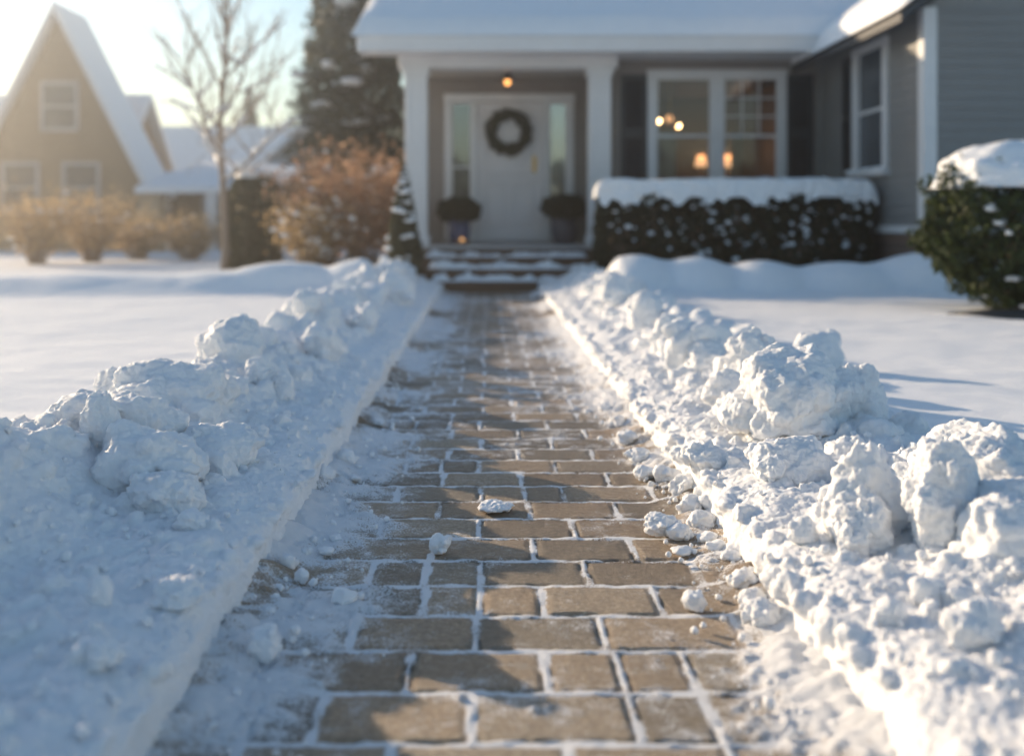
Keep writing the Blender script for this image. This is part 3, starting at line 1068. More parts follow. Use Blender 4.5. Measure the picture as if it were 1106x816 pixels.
# double window
def sash_window(x0, x1, z0, z1, yy, name, grille_low=False):
    fr = MB()
    fw = .06
    fr.box(x0 - .05, x0 + fw, yy - .05, yy + .05, z0, z1)
    fr.box(x1 - fw, x1 + .05, yy - .05, yy + .05, z0, z1)
    fr.box(x0 - .06, x1 + .06, yy - .055, yy + .05, z1 + .0005, z1 + .10)
    fr.box(x0 - .08, x1 + .08, yy - .09, yy + .05, z0 - .06, z0 - .0005)
    xm = (x0 + x1) / 2
    fr.box(xm - .075, xm + .075, yy - .05, yy + .05, z0, z1)
    win = fr.build(name, M['white'], house, bevel=.004)
    for side_, (a, b) in enumerate(((x0 + fw, xm - .075), (xm + .075, x1 - fw))):
        s_ = MB()
        zm = z0 + (z1 - z0) * .485
        for q0, q1, yo in ((z0, zm + .02, .0), (zm - .02, z1, -.025)):
            y0_, y1_ = yy + yo - .0125, yy + yo + .012
            s_.box(a + .001, a + .035, y0_, y1_, q0 + .001, q1 - .001)
            s_.box(b - .035, b - .001, y0_, y1_, q0 + .001, q1 - .001)
            s_.box(a + .035, b - .035, y0_, y1_, q0 + .001, q0 + .04)
            s_.box(a + .035, b - .035, y0_, y1_, q1 - .04, q1 - .001)
        s_.build('sash', M['white'], win, bevel=.002)
        s_ = MB()
        zz0, zz1 = zm + .02, z1 - .04
        for k in (1, 2):
            x = a + .035 + (b - a - .07) * k / 3
            s_.box(x - .009, x + .009, yy - .036, yy - .016, zz0 + .001, zz1 - .001)
            z = zz0 + (zz1 - zz0) * k / 3
            s_.box(a + .036, b - .036, yy - .034, yy - .018, z - .009, z + .009)
        if side_ == 1:
            s_.build('muntin', M['white'], win)
        p_ = MB()
        p_.box(a + .02, b - .02, yy + .000, yy + .005, z0 + .02, zm)
        p_.build('pane', M['glass'], win)
        p_ = MB()
        p_.box(a + .02, b - .02, yy - .028, yy - .023, zm + .005, z1 - .02)
        p_.build('pane', M['glass'], win)
    return win
sash_window(WX0, WX1, WZ0, WZ1, WALL_W, 'window')

def shutter(x0, x1, z0, z1, yy):
    s_ = MB()
    s_.box(x0, x0 + .06, yy - .045, yy - .018, z0, z1); s_.box(x1 - .06, x1, yy - .045, yy - .018, z0, z1)
    for a, b in ((z0, z0 + .09), ((z0 + z1) / 2 - .04, (z0 + z1) / 2 + .04), (z1 - .08, z1)):
        s_.box(x0 + .0605, x1 - .0605, yy - .044, yy - .019, a, b)
    z = z0 + .10
    while z < z1 - .1:
        if abs(z - (z0 + z1) / 2) > .06:
            s_.add([(x0 + .061, yy - .04, z), (x1 - .061, yy - .04, z), (x1 - .061, yy - .02, z + .034), (x0 + .061, yy - .02, z + .034)], [(0, 1, 2, 3)])
        z += .036
    s_.box(x0 + .061, x1 - .061, yy - .0195, yy - .0175, z0 + .09, z1 - .08)
    return s_
shutter(1.885, 2.262, WZ0 - .03, WZ1 + .03, WALL_W).build('shutter', M['shutter'], house)
shutter(4.232, 4.60, WZ0 - .03, WZ1 + .03, WALL_W).build('shutter', M['shutter'], house)

# wing window on the side wall (runs along y)
mb = MB()
for a, b in ((VY0 - .02, VY0 + .09), (VY1 - .09, VY1 + .06)):
    mb.box(XW - .055, XW + .04, a, b, VZ0, VZ1)
mb.box(XW - .06, XW + .04, VY0 - .03, VY1 + .07, VZ1 + .001, VZ1 + .10)
mb.box(XW - .10, XW + .04, VY0 - .05, VY1 + .09, VZ0 - .06, VZ0 - .001)
mb.box(XW - .03, XW + .03, VY0 + .0905, VY1 - .0905, (VZ0 + VZ1) / 2 - .02, (VZ0 + VZ1) / 2 + .02)
wv = mb.build('window', M['white'], house, bevel=.004)
mb = MB(); mb.box(XW - .004, XW + .004, VY0 + .08, VY1 - .08, VZ0, VZ1)
mb.build('pane', M['darkglass'], wv)
snow_blobs('sill_snow', [np.array((XW - .08, y_, VZ0 + .015)) for y_ in np.linspace(VY0 - .02, VY1 + .05, 9)], .045, .07, wv, np.random.default_rng(3), .5)
sh = shutter(0, .38, VZ0 - .02, VZ1 + .03, 0)
sh.v = [(XW + y_, VY1 + .065 + x_, z_) for x_, y_, z_ in sh.v]
sh.build('shutter', M['shutter'], house)

# living room seen through the double window
mb = MB()
mb.box(1.9, 4.7, 18.0, 18.1, .5, 3.1)
mb.box(1.87, 1.9, WALL_W + .1, 18.0, .5, 3.1)
mb.box(4.7, 4.73, WALL_W + .16, 18.0, .5, 3.1)
mb.box(1.9, 4.7, WALL_W + .1, 18.0, 3.06, 3.1)
mb.box(1.9, 4.7, WALL_W + .1, 18.0, .5, .58)
mb.build('room_interior', M['room'], house)
def curtain(x0, x1, yy, z0, z1, seed):
    n = 40
    xs_ = np.linspace(x0, x1, n)
    V = []
    for i_, x in enumerate(xs_):
        yw = yy + .03 * math.sin(i_ * 1.3 + seed)
        V += [(x, yw, z0), (x, yw, z1), (x, yw + .008, z0), (x, yw + .008, z1)]
    f = []
    for i_ in range(n - 1):
        a = 4 * i_
        f += [(a, a + 4, a + 5, a + 1), (a + 2, a + 3, a + 7, a + 6)]
    m_ = MB(); m_.add(V, f)
    return m_
curtain(2.38, 2.72, 14.62, 1.2, 2.2, 1).build('curtain', M['curtain'], house, smooth=True)
curtain(3.60, 3.78, 15.0, 1.2, 2.25, 2).build('curtain', M['terracotta'], house, smooth=True)

# roof with snow
def roof_sheet(mbs, pts, th):
    n = Vector((0, 0, th))
    v = [Vector(p) for p in pts]
    mbs.add(v + [p + n for p in v], [tuple(range(len(v)))[::-1], tuple(range(len(v), 2 * len(v)))] +
            [(i_, (i_ + 1) % len(v), len(v) + (i_ + 1) % len(v), len(v) + i_) for i_ in range(len(v))])
mb = MB()
roof_sheet(mb, [(-1.75, 13.5, EAVE + .03), (7.0, 13.5, EAVE + .03), (7.0, 19, 5.62), (-1.75, 19, 5.62)], .12)
roof_sheet(mb, [(-1.75, 19, 5.62), (7.0, 19, 5.62), (7.0, 24.5, EAVE + .03), (-1.75, 24.5, EAVE + .03)], .12)
roof = mb.build('roof', M['shutter'], house)
mb = MB()
roof_sheet(mb, [(XW - .4, YWF - .35, EAVE - .22), (7.11, YWF - .35, 5.02), (7.11, 16.5, 5.02), (XW - .4, 16.5, EAVE - .22)], .1)
roof_sheet(mb, [(7.11, YWF - .35, 5.02), (9.9, YWF - .35, EAVE - .22), (9.9, 16.5, EAVE - .22), (7.11, 16.5, 5.02)], .1)
mb.build('wing_roof', M['shutter'], house)
mb = MB(); mb.box(-1.72, XW - .12, 13.46, 13.495, EAVE - .06, EAVE + .14)
mb.box(-1.72, 1.80, 13.495, 13.985, EAVE - .04, EAVE - .01)
mb.box(1.80, XW - .12, 13.495, WALL_W - .02, EAVE - .04, EAVE - .01)
mb.build('fascia', M['white'], house, bevel=.004)
def roof_snow(x0, x1, y0, y1, z0, z1, name, th=.20, along='y'):
    xs_ = np.linspace(x0, x1, 80); ys_ = np.linspace(y0, y1, 40)
    def hh(X, Y):
        k = (Y - y0) / (y1 - y0) if along == 'y' else (X - x0) / (x1 - x0)
        e = sm(0, .16, Y - y0) * sm(0, .14, X - x0) if along == 'y' else sm(0, .16, X - x0) * sm(0, .14, Y - y0)
        return z0 + (z1 - z0) * k + .12 + th * (e ** .5) * (1 + .25 * n2(X, Y, 1.2, 1.2, 9, 3))
    me, V = grid_mesh(name, xs_, ys_, hh)
    me.transform(Matrix.Translation(-origin(house)))
    link(name, me, M['snow_far'], roof, smooth=True)
roof_snow(-1.8, 7.0, 13.44, 19, EAVE + .02, 5.62, 'roof_snow')
roof_snow(XW - .45, 7.11, YWF - .4, 16.5, EAVE - .23, 5.02, 'roof_snow', along='x')

# ------------------------------------------------------------------ things at the door
# wreath
wx, wy, wz = (549.5 - 526) * WALL_D / F, WALL_D - .06, H + (240 - 143) * WALL_D / F
wr = empty('wreath', (wx, wy, wz), 'round evergreen wreath hanging on the pale front door', 'wreath')
g = np.random.default_rng(12)
n = 5200
th = g.uniform(0, 2 * math.pi, n); ph = g.uniform(0, 2 * math.pi, n)
rr = .088 * np.sqrt(g.uniform(.25, 1, n)) * (1 + .22 * np.sin(th * 9 + 2 * np.sin(th * 3)))
Rm = .272
P = np.stack([wx + (Rm + rr * np.cos(ph)) * np.cos(th), wy - .02 + rr * np.sin(ph) * .6, wz + (Rm + rr * np.cos(ph)) * np.sin(th)], 1)
leaves('needles', P, .028, M['wreath'], wr, g, aspect=.22)
mb = MB()
mb.tube([(wx + Rm * math.cos(a_), wy, wz + Rm * math.sin(a_)) for a_ in np.linspace(0, 2 * math.pi, 40)], .03, 8)
mb.build('twig_ring', M['twig'], wr)
# porch light
lx, ly, lz = (548 - 526) * 14.9 / F, 14.9, H + (240 - 88) * 14.9 / F
lamp = empty('porch_lamp', (lx, ly, 3.08), 'glowing lantern hanging from the porch ceiling above the door', 'lamp')
mb = MB(); mb.lathe((lx, ly, 3.0), [(.02, -.035), (.085, -.02), (.07, .03), (.055, .08)], 20)
mb.build('lamp_cap', M['black'], lamp)
mb = MB()
for k in range(4):
    a_ = math.pi / 4 + k * math.pi / 2
    mb.tube([(lx + .065 * math.cos(a_), ly + .065 * math.sin(a_), 2.985), (lx + .055 * math.cos(a_), ly + .055 * math.sin(a_), 2.86)], .004, 5)
mb.lathe((lx, ly, 2.85), [(.03, 0), (.062, .004), (.062, .012), (.03, .016)], 16)
mb.build('lamp_cage', M['black'], lamp)
mb = MB(); mb.lathe((lx, ly, lz), [(.006, -.058), (.036, -.04), (.05, -.005), (.042, .025), (.018, .045)], 18)
mb.build('bulb', M['bulb'], lamp, smooth=True)

# planters
def planter(px, d, pot_mat, label, prof, cw, seed, cz):
    x = (px - 526) * d / F
    e = empty('planter', (x, d, FL), label, 'planter', 'planters flanking the front door')
    mb = MB(); mb.lathe((x, d, FL), prof, 28)
    mb.build('pot', pot_mat, e, smooth=True)
    g = np.random.default_rng(seed)
    n = 5200
    v = g.normal(size=(n, 3)); v /= np.linalg.norm(v, axis=1)[:, None]
    rad = g.uniform(.55, 1, n) ** .5 * (1 + .25 * fbm(v * 2.5 + seed, seed, 3))
    P = np.array((x, d, FL + cz)) + v * rad[:, None] * np.array([cw, cw * .9, .19])
    leaves('foliage', P, .026, M['hedge'], e, g, aspect=.4)
    return e
pot_prof = [(.09, 0), (.12, .01), (.155, .12), (.16, .24), (.15, .30), (.165, .32), (.17, .35), (.14, .355), (.13, .30)]
planter(496, 15.0, M['bluepot'], 'blue glazed planter with a rounded shrub left of the door', pot_prof, .33, 5, .50)
planter(609, 15.0, M['greypot'], 'dark grey planter with a rounded shrub right of the door', [(r_ * 1.2, z_ * 1.05) for r_, z_ in pot_prof], .34, 6, .54)
# dish by the left pot, its added glow stands in for a lit patch
cx, cy = (499 - 526) * 14.65 / F, 14.65
cd = empty('glow_dish', (cx, cy, FL), 'low terracotta dish whose added glow imitates a lit patch beside the blue planter', 'added_glow')
mb = MB(); mb.lathe((cx, cy, FL), [(.08, 0), (.10, .02), (.125, .05), (.115, .055), (.09, .025)], 20)
mb.build('dish', M['terracotta'], cd, smooth=True)
mb = MB(); mb.lathe((cx, cy, FL + .03), [(.03, 0), (.032, .03), (.02, .05), (.004, .075)], 12)
mb.build('added_glow', M['patch_glow'], cd, smooth=True)

# lights in the room
def bulb(mb, c, r_):
    mb.lathe(c, [(r_ * .2, -r_), (r_ * .75, -r_ * .7), (r_, 0), (r_ * .75, r_ * .7), (r_ * .2, r_)], 14)
chx, chy = 2.80, 15.6
ch = empty('chandelier', (chx, chy, 3.06), 'lit brass chandelier behind the upper left window sash', 'chandelier')
b1 = ((712 - 526) * chy / F, chy, H + (240 - 131) * chy / F)
b2 = ((733 - 526) * chy / F, chy, H + (240 - 136) * chy / F)
mb = MB()
mb.tube([(chx, chy, 3.05), (chx, chy, 2.42)], .012, 6)
for b_ in (b1, b2, (chx + .02, chy + .2, 2.46), (chx + .1, chy - .16, 2.44)):
    mb.tube([(chx, chy, 2.46), ((chx + b_[0]) / 2, (chy + b_[1]) / 2, 2.34), (b_[0], b_[1], b_[2] - .05)], .009, 6)
mb.build('arm', M['brass'], ch)
for b_ in (b1, b2):
    mb = MB(); bulb(mb, b_, .035)
    mb.build('bulb', M['bulb2'], ch, smooth=True)
mb = MB(); bulb(mb, (chx + .03, chy + .2, 2.50), .06)
mb.build('lamp_shade', M['shade'], ch, smooth=True)
for px, py, d, r_, lab in ((757, 174, 17.0, .11, 'left of two glowing table lamps deep inside the window'),
                           (786, 174, 17.0, .12, 'right of two glowing table lamps deep inside the window')):
    x, y, z = at(px, py, d)
    tl = empty('table_lamp', (x, y, .58), lab, 'lamp', 'table lamps in the front room')
    mb = MB(); mb.lathe((x, y, z), [(r_ * .95, -r_ * .8), (r_ * .6, r_ * .8), (r_ * .5, r_ * .82)], 18)
    mb.build('lamp_shade', M['shade'], tl, smooth=True)
    mb = MB(); mb.lathe((x, y, .58), [(.2, 0), (.2, .03), (.03, .05), (.03, .7), (.25, .72), (.25, .75), (.05, .76), (.07, .85), (.02, .95), (.02, z - .58 - r_ * .8)], 14)
    mb.build('lamp_stand', M['twig'], tl, smooth=True)
    ld = bpy.data.lights.new('lamp_light', 'POINT')
    ld.energy = 3.2; ld.color = (1.0, .55, .25); ld.shadow_soft_size = .1
    lo = bpy.data.objects.new('lamp_light', ld); COL.objects.link(lo)
    lo.parent = tl; lo.location = (0, -.05, z - .58 + r_ * 1.2)

# ------------------------------------------------------------------ hedge and shrubs by the house
def box_points(g, n, x0, x1, y0, y1, z0, z1, seed):
    a = np.array([(x1 - x0) * (z1 - z0), (x1 - x0) * (z1 - z0) * .25, (y1 - y0) * (z1 - z0), (y1 - y0) * (z1 - z0), (x1 - x0) * (y1 - y0)])
    k = g.choice(5, n, p=a / a.sum())
    u, v, dd = g.random(n), g.random(n), np.abs(g.normal(0, .05, n))
    X = np.where(k <= 1, x0 + u * (x1 - x0), np.where(k == 2, x0 + dd, np.where(k == 3, x1 - dd, x0 + u * (x1 - x0))))
    Y = np.where(k == 0, y0 + dd, np.where(k == 1, y1 - dd, np.where(k == 4, y0 + v * (y1 - y0), y0 + u * (y1 - y0))))
    Z = np.where(k == 4, z1 - dd, z0 + v * (z1 - z0))
    P = np.stack([X, Y, Z], 1)
    c = np.array([(x0 + x1) / 2, (y0 + y1) / 2, (z0 + z1) / 2])
    nn = fbm(P * 3.0, seed, 3)[:, None] * .12
    dirv = np.sign(P - c) * np.array([.6, 1, .4])
    return P + nn * dirv

HX0, HX1, HY0, HY1, HZ0, HZ1 = 1.36, 4.60, 12.1, 12.85, .18, 1.20
hedge = empty('hedge', ((HX0 + HX1) / 2, (HY0 + HY1) / 2, .15), 'clipped dark box hedge capped with thick snow under the window', 'hedge')
g = np.random.default_rng(21)
leaves('foliage', box_points(g, 30000, HX0, HX1, HY0, HY1, HZ0, HZ1, 61), .030, M['hedge'], hedge, g, aspect=.45)
mb = MB(); mb.box(HX0 + .14, HX1 - .14, HY0 + .14, HY1 - .14, HZ0 - .1, HZ1 - .1)
mb.build('branches', M['twig'], hedge)
# snow cap: rounded slab with drips on the front
xs_ = np.linspace(0, 1, 190); ys_ = np.linspace(0, 1, 44)
Xc, Yc = np.meshgrid(xs_, ys_)
X = HX0 - .03 + Xc * (HX1 - HX0 + .06)
# the parameter Yc first climbs the front face, then crosses the top
fr = sm(0, .42, Yc)
Yw = HY0 - .06 + np.where(Yc < .42, .05 * (1 - np.cos(Yc / .42 * 1.57)), .05 + (Yc - .42) / .58 * (HY1 - HY0))
drip = .05 + .13 * np.clip(n2(X, 0 * X, 5.5, 1, 91, 3) + .25, 0, 1) 
ztop = HZ1 + .22 + .02 * n2(X, Yw, 1.3, 2, 92, 2)
e_ = np.minimum(np.minimum(X - X.min(), X.max() - X) / .12, 1)
ztop = HZ1 + (ztop - HZ1) * np.sqrt(1 - (1 - e_) ** 2)
zlow = HZ1 - drip + .05
ztop = ztop + .018 * n2(X, Yw, 7, 7, 94, 3)
Z = np.where(Yc < .42, zlow + (ztop - zlow) * np.sin(np.clip(Yc / .42, 0, 1) * 1.57), ztop)
Yw = Yw + .035 * n2(X, Z, 9, 9, 93, 4)
nx_, ny_ = len(xs_), len(ys_)
i = np.arange((ny_ - 1) * (nx_ - 1)); a = (i // (nx_ - 1)) * nx_ + i % (nx_ - 1)
V = np.stack([X.ravel(), Yw.ravel(), Z.ravel()], 1) - np.array(origin(hedge))
link('snow_cap', np_mesh('snow_cap', V, np.stack([a, a + 1, a + nx_ + 1, a + nx_], 1)), M['snow_far'], hedge, smooth=True)
P = np.stack([g.uniform(HX0, HX1, 130), np.full(130, HY0 - .01) + g.uniform(-.02, .03, 130), HZ0 + .2 + (HZ1 - HZ0 - .25) * g.beta(1.6, 1.1, 130)], 1)
o = snow_blobs('snow_tufts', P, .010, .034, hedge, g, .75)

def round_bush(c, rad, n, label, seed, mat, capz, leafs=.032, nblob=40, name='shrub', cat='shrub', group=None, cap=True, size=.05, cone=0.0, core=True):
    e = empty(name, (c[0], c[1], LAWN), label, cat, group)
    g = np.random.default_rng(seed)
    v = g.normal(size=(n, 3)); v /= np.linalg.norm(v, axis=1)[:, None]
    rad_ = (1 - np.abs(g.normal(0, .10, n))) * (1 + .28 * fbm(v * 2.2 + seed, seed, 4))
    P = v * rad_[:, None]
    tp = 1 - cone * (P[:, 2] * .5 + .5)
    P[:, 0] *= tp; P[:, 1] *= tp
    P = np.array(c) + P * np.array(rad)
    P = P[P[:, 2] > LAWN - .05]
    leaves('foliage', P, leafs, mat, e, g, aspect=.45)
    mb = MB()
    mb.tube([(c[0], c[1], LAWN - .1), (c[0], c[1], c[2]), (c[0], c[1], c[2] + rad[2] * .6)], [.06, .045, .015], 8)
    for k in range(7):
        a_ = k * .9
        mb.tube([(c[0], c[1], LAWN + .1 + .1 * k * rad[2]), (c[0] + math.cos(a_) * rad[0] * .6 * (1 - cone * .5), c[1] + math.sin(a_) * rad[1] * .6 * (1 - cone * .5), c[2] + rad[2] * (.1 * k - .3))], [.025, .008], 5)
    mb.build('stem', M['bark'], e)
    if nblob:
        u = g.normal(size=(nblob, 3)); u[:, 1] = -np.abs(u[:, 1]); u[:, 2] = u[:, 2] * .8 + .3
        u /= np.linalg.norm(u, axis=1)[:, None]
        Q = u.copy(); tp = 1 - cone * (Q[:, 2] * .5 + .5); Q[:, 0] *= tp; Q[:, 1] *= tp
        Q = np.array(c) + Q * np.array(rad) * (.95 + .28 * fbm(u * 2.2 + seed, seed, 4))[:, None]
        snow_blobs('snow_tufts', Q, size * .5, size * 1.2, e, g, .6)
    if cap:
        blob_mesh('snow_cap', (c[0], c[1], capz), (rad[0] * .86, rad[1] * .86, c[2] + rad[2] - capz + .10), M['snow_far'], e, seed, .12, 5, capz - .02)
    return e
round_bush((4.36, 8.45, .85), (.70, .62, .62), 15000, 'rounded green shrub with a thick snow cap at the right edge', 31, M['yew'], 1.20, nblob=22, size=.06)
round_bush((-1.07, 13.05, .80), (.30, .30, .83), 8000, 'small cone shaped evergreen with snow patches left of the steps', 32, M['conifer'], 1.2, cap=False, nblob=26, size=.055, cone=.85, name='cone_evergreen', cat='evergreen')
# dark curved strip peeping from the snow by the right shrub
g = np.random.default_rng(4)
ge = MB()
pts = [(3.62, 8.0, .16), (3.85, 7.78, .185), (4.15, 7.68, .19), (4.5, 7.72, .19), (4.9, 7.9, .18)]
ge.tube(pts, [.03, .055, .06, .06, .05], 8)
tag(ge.build('curved_strip', M['black'], smooth=True, loc=(4.2, 7.8, .15)), 'dark curved strip half buried in snow below the right shrub', 'strip')

# ------------------------------------------------------------------ left background
def ribbon_twigs(g, base, n, hgt, spread, r0=.006, seg=5, curve=.25):
    mb = MB()
    tips = []
    for _ in range(n):
        a_ = g.uniform(0, 2 * math.pi)
        lean = spread * math.sqrt(g.random())
        h = hgt * g.uniform(.6, 1.0)
        p0 = Vector(base) + Vector((math.cos(a_), math.sin(a_), 0)) * g.uniform(0, .18 * spread)
        pts = []
        wob_ = g.uniform(-1, 1, 2) * curve
        for k in range(seg + 1):
            t = k / seg
            pts.append(p0 + Vector((math.cos(a_) * lean * t ** 1.3 + wob_[0] * math.sin(t * 3) * .3, math.sin(a_) * lean * t ** 1.3 + wob_[1] * math.sin(t * 3) * .3, h * t)))
            if k > 1: tips.append(pts[-1])
        mb.tube(pts, [r0 * (1 - .75 * k / seg) for k in range(seg + 1)], 4, False)
        for k in range(2, seg + 1):
            for _ in range(2):
                q = pts[k] + Vector((g.normal() * .16, g.normal() * .16, abs(g.normal()) * .16))
                mb.tube([pts[k], q], [r0 * .5, r0 * .2], 3, False)
                tips.append(q)
    return mb, np.array(tips)

def twig_shrub(px, d, hgt, spread, n, label, seed, leafmat, nleaf, leafs, group, name='bare_shrub', snow=.3):
    x = (px - 526) * d / F
    e = empty(name, (x, d, LAWN), label, 'shrub', group)
    g = np.random.default_rng(seed)
    mb, tips = ribbon_twigs(g, (x, d, LAWN - .05), n, hgt, spread)
    mb.build('stem', M['twig'], e)
    idx = g.choice(len(tips), nleaf)
    P = tips[idx] + g.normal(0, .07, (nleaf, 3))
    leaves('foliage', P, leafs, leafmat, e, g, aspect=.5)
    ns = int(len(tips) * snow * .25)
    if ns:
        snow_blobs('snow_tufts', tips[g.choice(len(tips), ns)], .015, .05, e, g, .6)
    return e
GRS = 'russet shrubs beyond the left drift'
twig_shrub(395, 15.2, 1.75, .75, 90, 'tallest russet shrub beside the cone shaped evergreen', 41, M['russet'], 4200, .035, GRS)
twig_shrub(352, 15.6, 1.55, .75, 90, 'middle russet shrub with dry leaves below the tall conifer', 42, M['russet'], 3800, .035, GRS)
twig_shrub(335, 15.0, 1.0, .50, 80, 'low frosted russet shrub leftmost of the three', 43, M['straw'], 2600, .03, GRS, snow=.8)
GRG = 'straw coloured grasses by the far houses'
for px, d, hh, lab, sd_ in ((100, 19, 1.15, 'golden straw grass clump at the far left edge', 51), (150, 20.5, .85, 'golden straw grass clump before the stone porch pillar', 52),
                            (205, 20, .8, 'golden straw grass clump left of the bare tree', 53), (40, 18, 1.2, 'golden straw grass clump nearest the tan gable house', 54)):
    twig_shrub(px, d, hh, .7, 110, lab, sd_, M['straw'], 1800, .03, GRG, name='grass_clump', snow=.1)

# trimmed dark shrub with snow on top
x, d = (275 - 526) * 16.3 / F, 16.3
e = empty('clipped_shrub', (x, d, LAWN), 'tall dark clipped shrub with a snowy top behind the bare tree', 'shrub')
g = np.random.default_rng(61)
n = 9000
th = g.uniform(0, 2 * math.pi, n); u = g.random(n)
pr = (.37 + .08 * np.sin(u * 3.1)) * np.minimum(1, ((1.02 - u) / .12)) ** .4
rr = pr * (1 - np.abs(g.normal(0, .08, n)))
P = np.stack([x + rr * np.cos(th), d + rr * np.sin(th), LAWN + u * 1.5], 1)
P += fbm(P * 3, 62, 3)[:, None] * .10 * np.stack([np.cos(th), np.sin(th), 0 * th], 1)
leaves('foliage', P, .04, M['conifer'], e, g, aspect=.4)
mb = MB(); mb.tube([(x, d, 0), (x, d, 1.5)], [.2, .1], 8)
mb.build('stem', M['bark'], e)
blob_mesh('snow_cap', (x, d, 1.62), (.32, .32, .14), M['snow_far'], e, 63, .15, 4, 1.60)

# bare tree
def bare_tree(base, label, seed, hgt):
    e = empty('bare_tree', base, label, 'tree')
    g = random.Random(seed)
    trunk, limb, snow = MB(), MB(), []
    top = Vector(base) + Vector((.06, 0, hgt))
    tp = [Vector(base) + Vector((.05 * math.sin(k * 1.1), .03 * math.cos(k * 1.7), hgt * k / 9 - .1)) for k in range(10)]
    trunk.tube(tp, [.070 * (1 - .085 * k) for k in range(10)], 9)
    trunk.build('trunk', M['pale_bark'], e, smooth=True)
    def branch(p, d_, L_, r_, lvl):
        pts = [p.copy()]
        q = p.copy(); dd = d_.copy()
        n = 5
        for k in range(n):
            dd = (dd + Vector((g.gauss(0, .12), g.gauss(0, .12), g.gauss(.06, .08)))).normalized()
            q = q + dd * (L_ / n)
            pts.append(q.copy())
            if lvl < 3 and k >= 0:
                for _ in range(2 if lvl < 1 else 1):
                    if g.random() < .6:
                        sd_ = (dd + Vector((g.gauss(0, .6), g.gauss(0, .6), g.gauss(.12, .35)))).normalized()
                        branch(q, sd_, L_ * g.uniform(.35, .6), r_ * .5, lvl + 1)
            if r_ > .008 and abs(dd.z) < .75 and g.random() < .75:
                snow.append((pts[-2] + Vector((0, 0, r_ * .9)), q + Vector((0, 0, r_ * .9)), r_))
        limb.tube(pts, [r_ * (1 - .14 * k) for k in range(n + 1)], 5 if lvl < 2 else 3, False)
    for k in range(15):
        t = .33 + .62 * k / 14
        i_ = min(8, int(t * 9)); p = tp[i_].lerp(tp[i_ + 1], t * 9 - i_)
        a_ = k * 2.4 + g.uniform(-.4, .4)
        up = .45 + 2.2 * t * t
        d_ = Vector((math.cos(a_), math.sin(a_) * .8, up)).normalized()
        branch(p, d_, (1.75 - .7 * t) * g.uniform(.7, 1.1) * hgt / 4.5, .035 * (1.2 - t * .7), 0)
    limb.build('limbs', M['pale_bark'], e)
    mb = MB()
    for a_, b_, r_ in snow:
        mb.tube([a_ - (b_ - a_) * .1, a_.lerp(b_, .5) + Vector((0, 0, r_ * .5)), b_ + (b_ - a_) * .1], [r_ * .7, r_ * 1.15 + .008, r_ * .7], 5)
    tag(mb.build('branch_snow', M['snow_far'], e, smooth=True), kind='stuff')
    return e
bx, by = (241 - 526) * 16.0 / F, 16.0
bare_tree((bx, by, .12), 'slender bare tree with snow on its branches left of the drift', 5, 4.6)

# conifers
def conifer(c, hgt, rad, label, seed, n, size, mat=None, low=.08, group=None, snow=60, power=.8):
    e = empty('conifer', c, label, 'tree', group)
    g = np.random.default_rng(seed)
    mb = MB(); mb.tube([(c[0], c[1], c[2] - .2), (c[0], c[1], c[2] + hgt * .97)], [rad * .11, .02], 8)
    mb.build('trunk', M['bark'], e)
    # boughs: drooping sprays around the trunk
    nb = 240
    Ps, Sn = [], []
    per = n // nb
    for k in range(nb):
        t = low + (1 - low) * (k + g.random()) / nb
        L_ = rad * (1 - t) ** power * g.uniform(.72, 1.1)
        a_ = k * 2.399 + g.uniform(-.3, .3)
        s_ = g.random(per) ** .6
        droop = .25 * L_ * s_ ** 1.6 - .12 * L_ * s_
        wdt = .22 * L_ * np.sin(np.clip(s_, .05, 1) * 2.8) + .03
        off = g.normal(0, 1, per) * wdt
        P = np.stack([c[0] + math.cos(a_) * L_ * s_ - math.sin(a_) * off, c[1] + math.sin(a_) * L_ * s_ + math.cos(a_) * off,
                      c[2] + hgt * t - droop - np.abs(off) * .3 + g.normal(0, .04 * rad, per)], 1)
        Ps.append(P)
        if k % max(1, nb // snow) == 0:
            m_ = per // 2
            Sn.append(P[m_] + np.array([0, 0, .05]))
    leaves('crown', np.concatenate(Ps), size, mat or M['conifer'], e, g, aspect=.35)
    snow_blobs('branch_snow', Sn, .06 * rad, .14 * rad, e, g, .45)
    return e
conifer(((380 - 526) * 20 / F, 20.5, .1), 7.0, 1.6, 'large dark snow flecked conifer beside the porch', 71, 26000, .075, snow=110, power=.38)
conifer(((269 - 526) * 42 / F, 42, .1), 6.3, 1.2, 'distant pointed conifer rising behind the grey roof', 72, 9000, .12, snow=20)

# neighbouring houses ------------------------------------------------------
def gable(mb, x0, x1, y0, y1, z0, ze, za):
    xm = (x0 + x1) / 2
    mb.prism([(x0, z0), (x1, z0), (x1, ze), (xm, za), (x0, ze)], 'y', y0, y1)
def slab(mb, p0, p1, p2, p3, th):
    roof_sheet(mb, [p0, p1, p2, p3], th)
def win(parent, x0, x1, y, z0, z1):
    m_ = MB()
    t = .09
    m_.box(x0 - t, x0, y - .05, y + .02, z0, z1); m_.box(x1, x1 + t, y - .05, y + .02, z0, z1)
    m_.box(x0 - t, x1 + t, y - .055, y + .02, z1 + .001, z1 + t); m_.box(x0 - t, x1 + t, y - .07, y + .02, z0 - t, z0 - .001)
    m_.box(x0 + .001, x1 - .001, y - .03, y + .01, (z0 + z1) / 2 - .03, (z0 + z1) / 2 + .03)
    w_ = m_.build('window', M['deck'], parent)
    m_ = MB(); m_.box(x0 - .01, x1 + .01, y - .012, y + .005, z0 - .01, z1 + .01)
    m_.build('pane', M['darkglass'], w_)
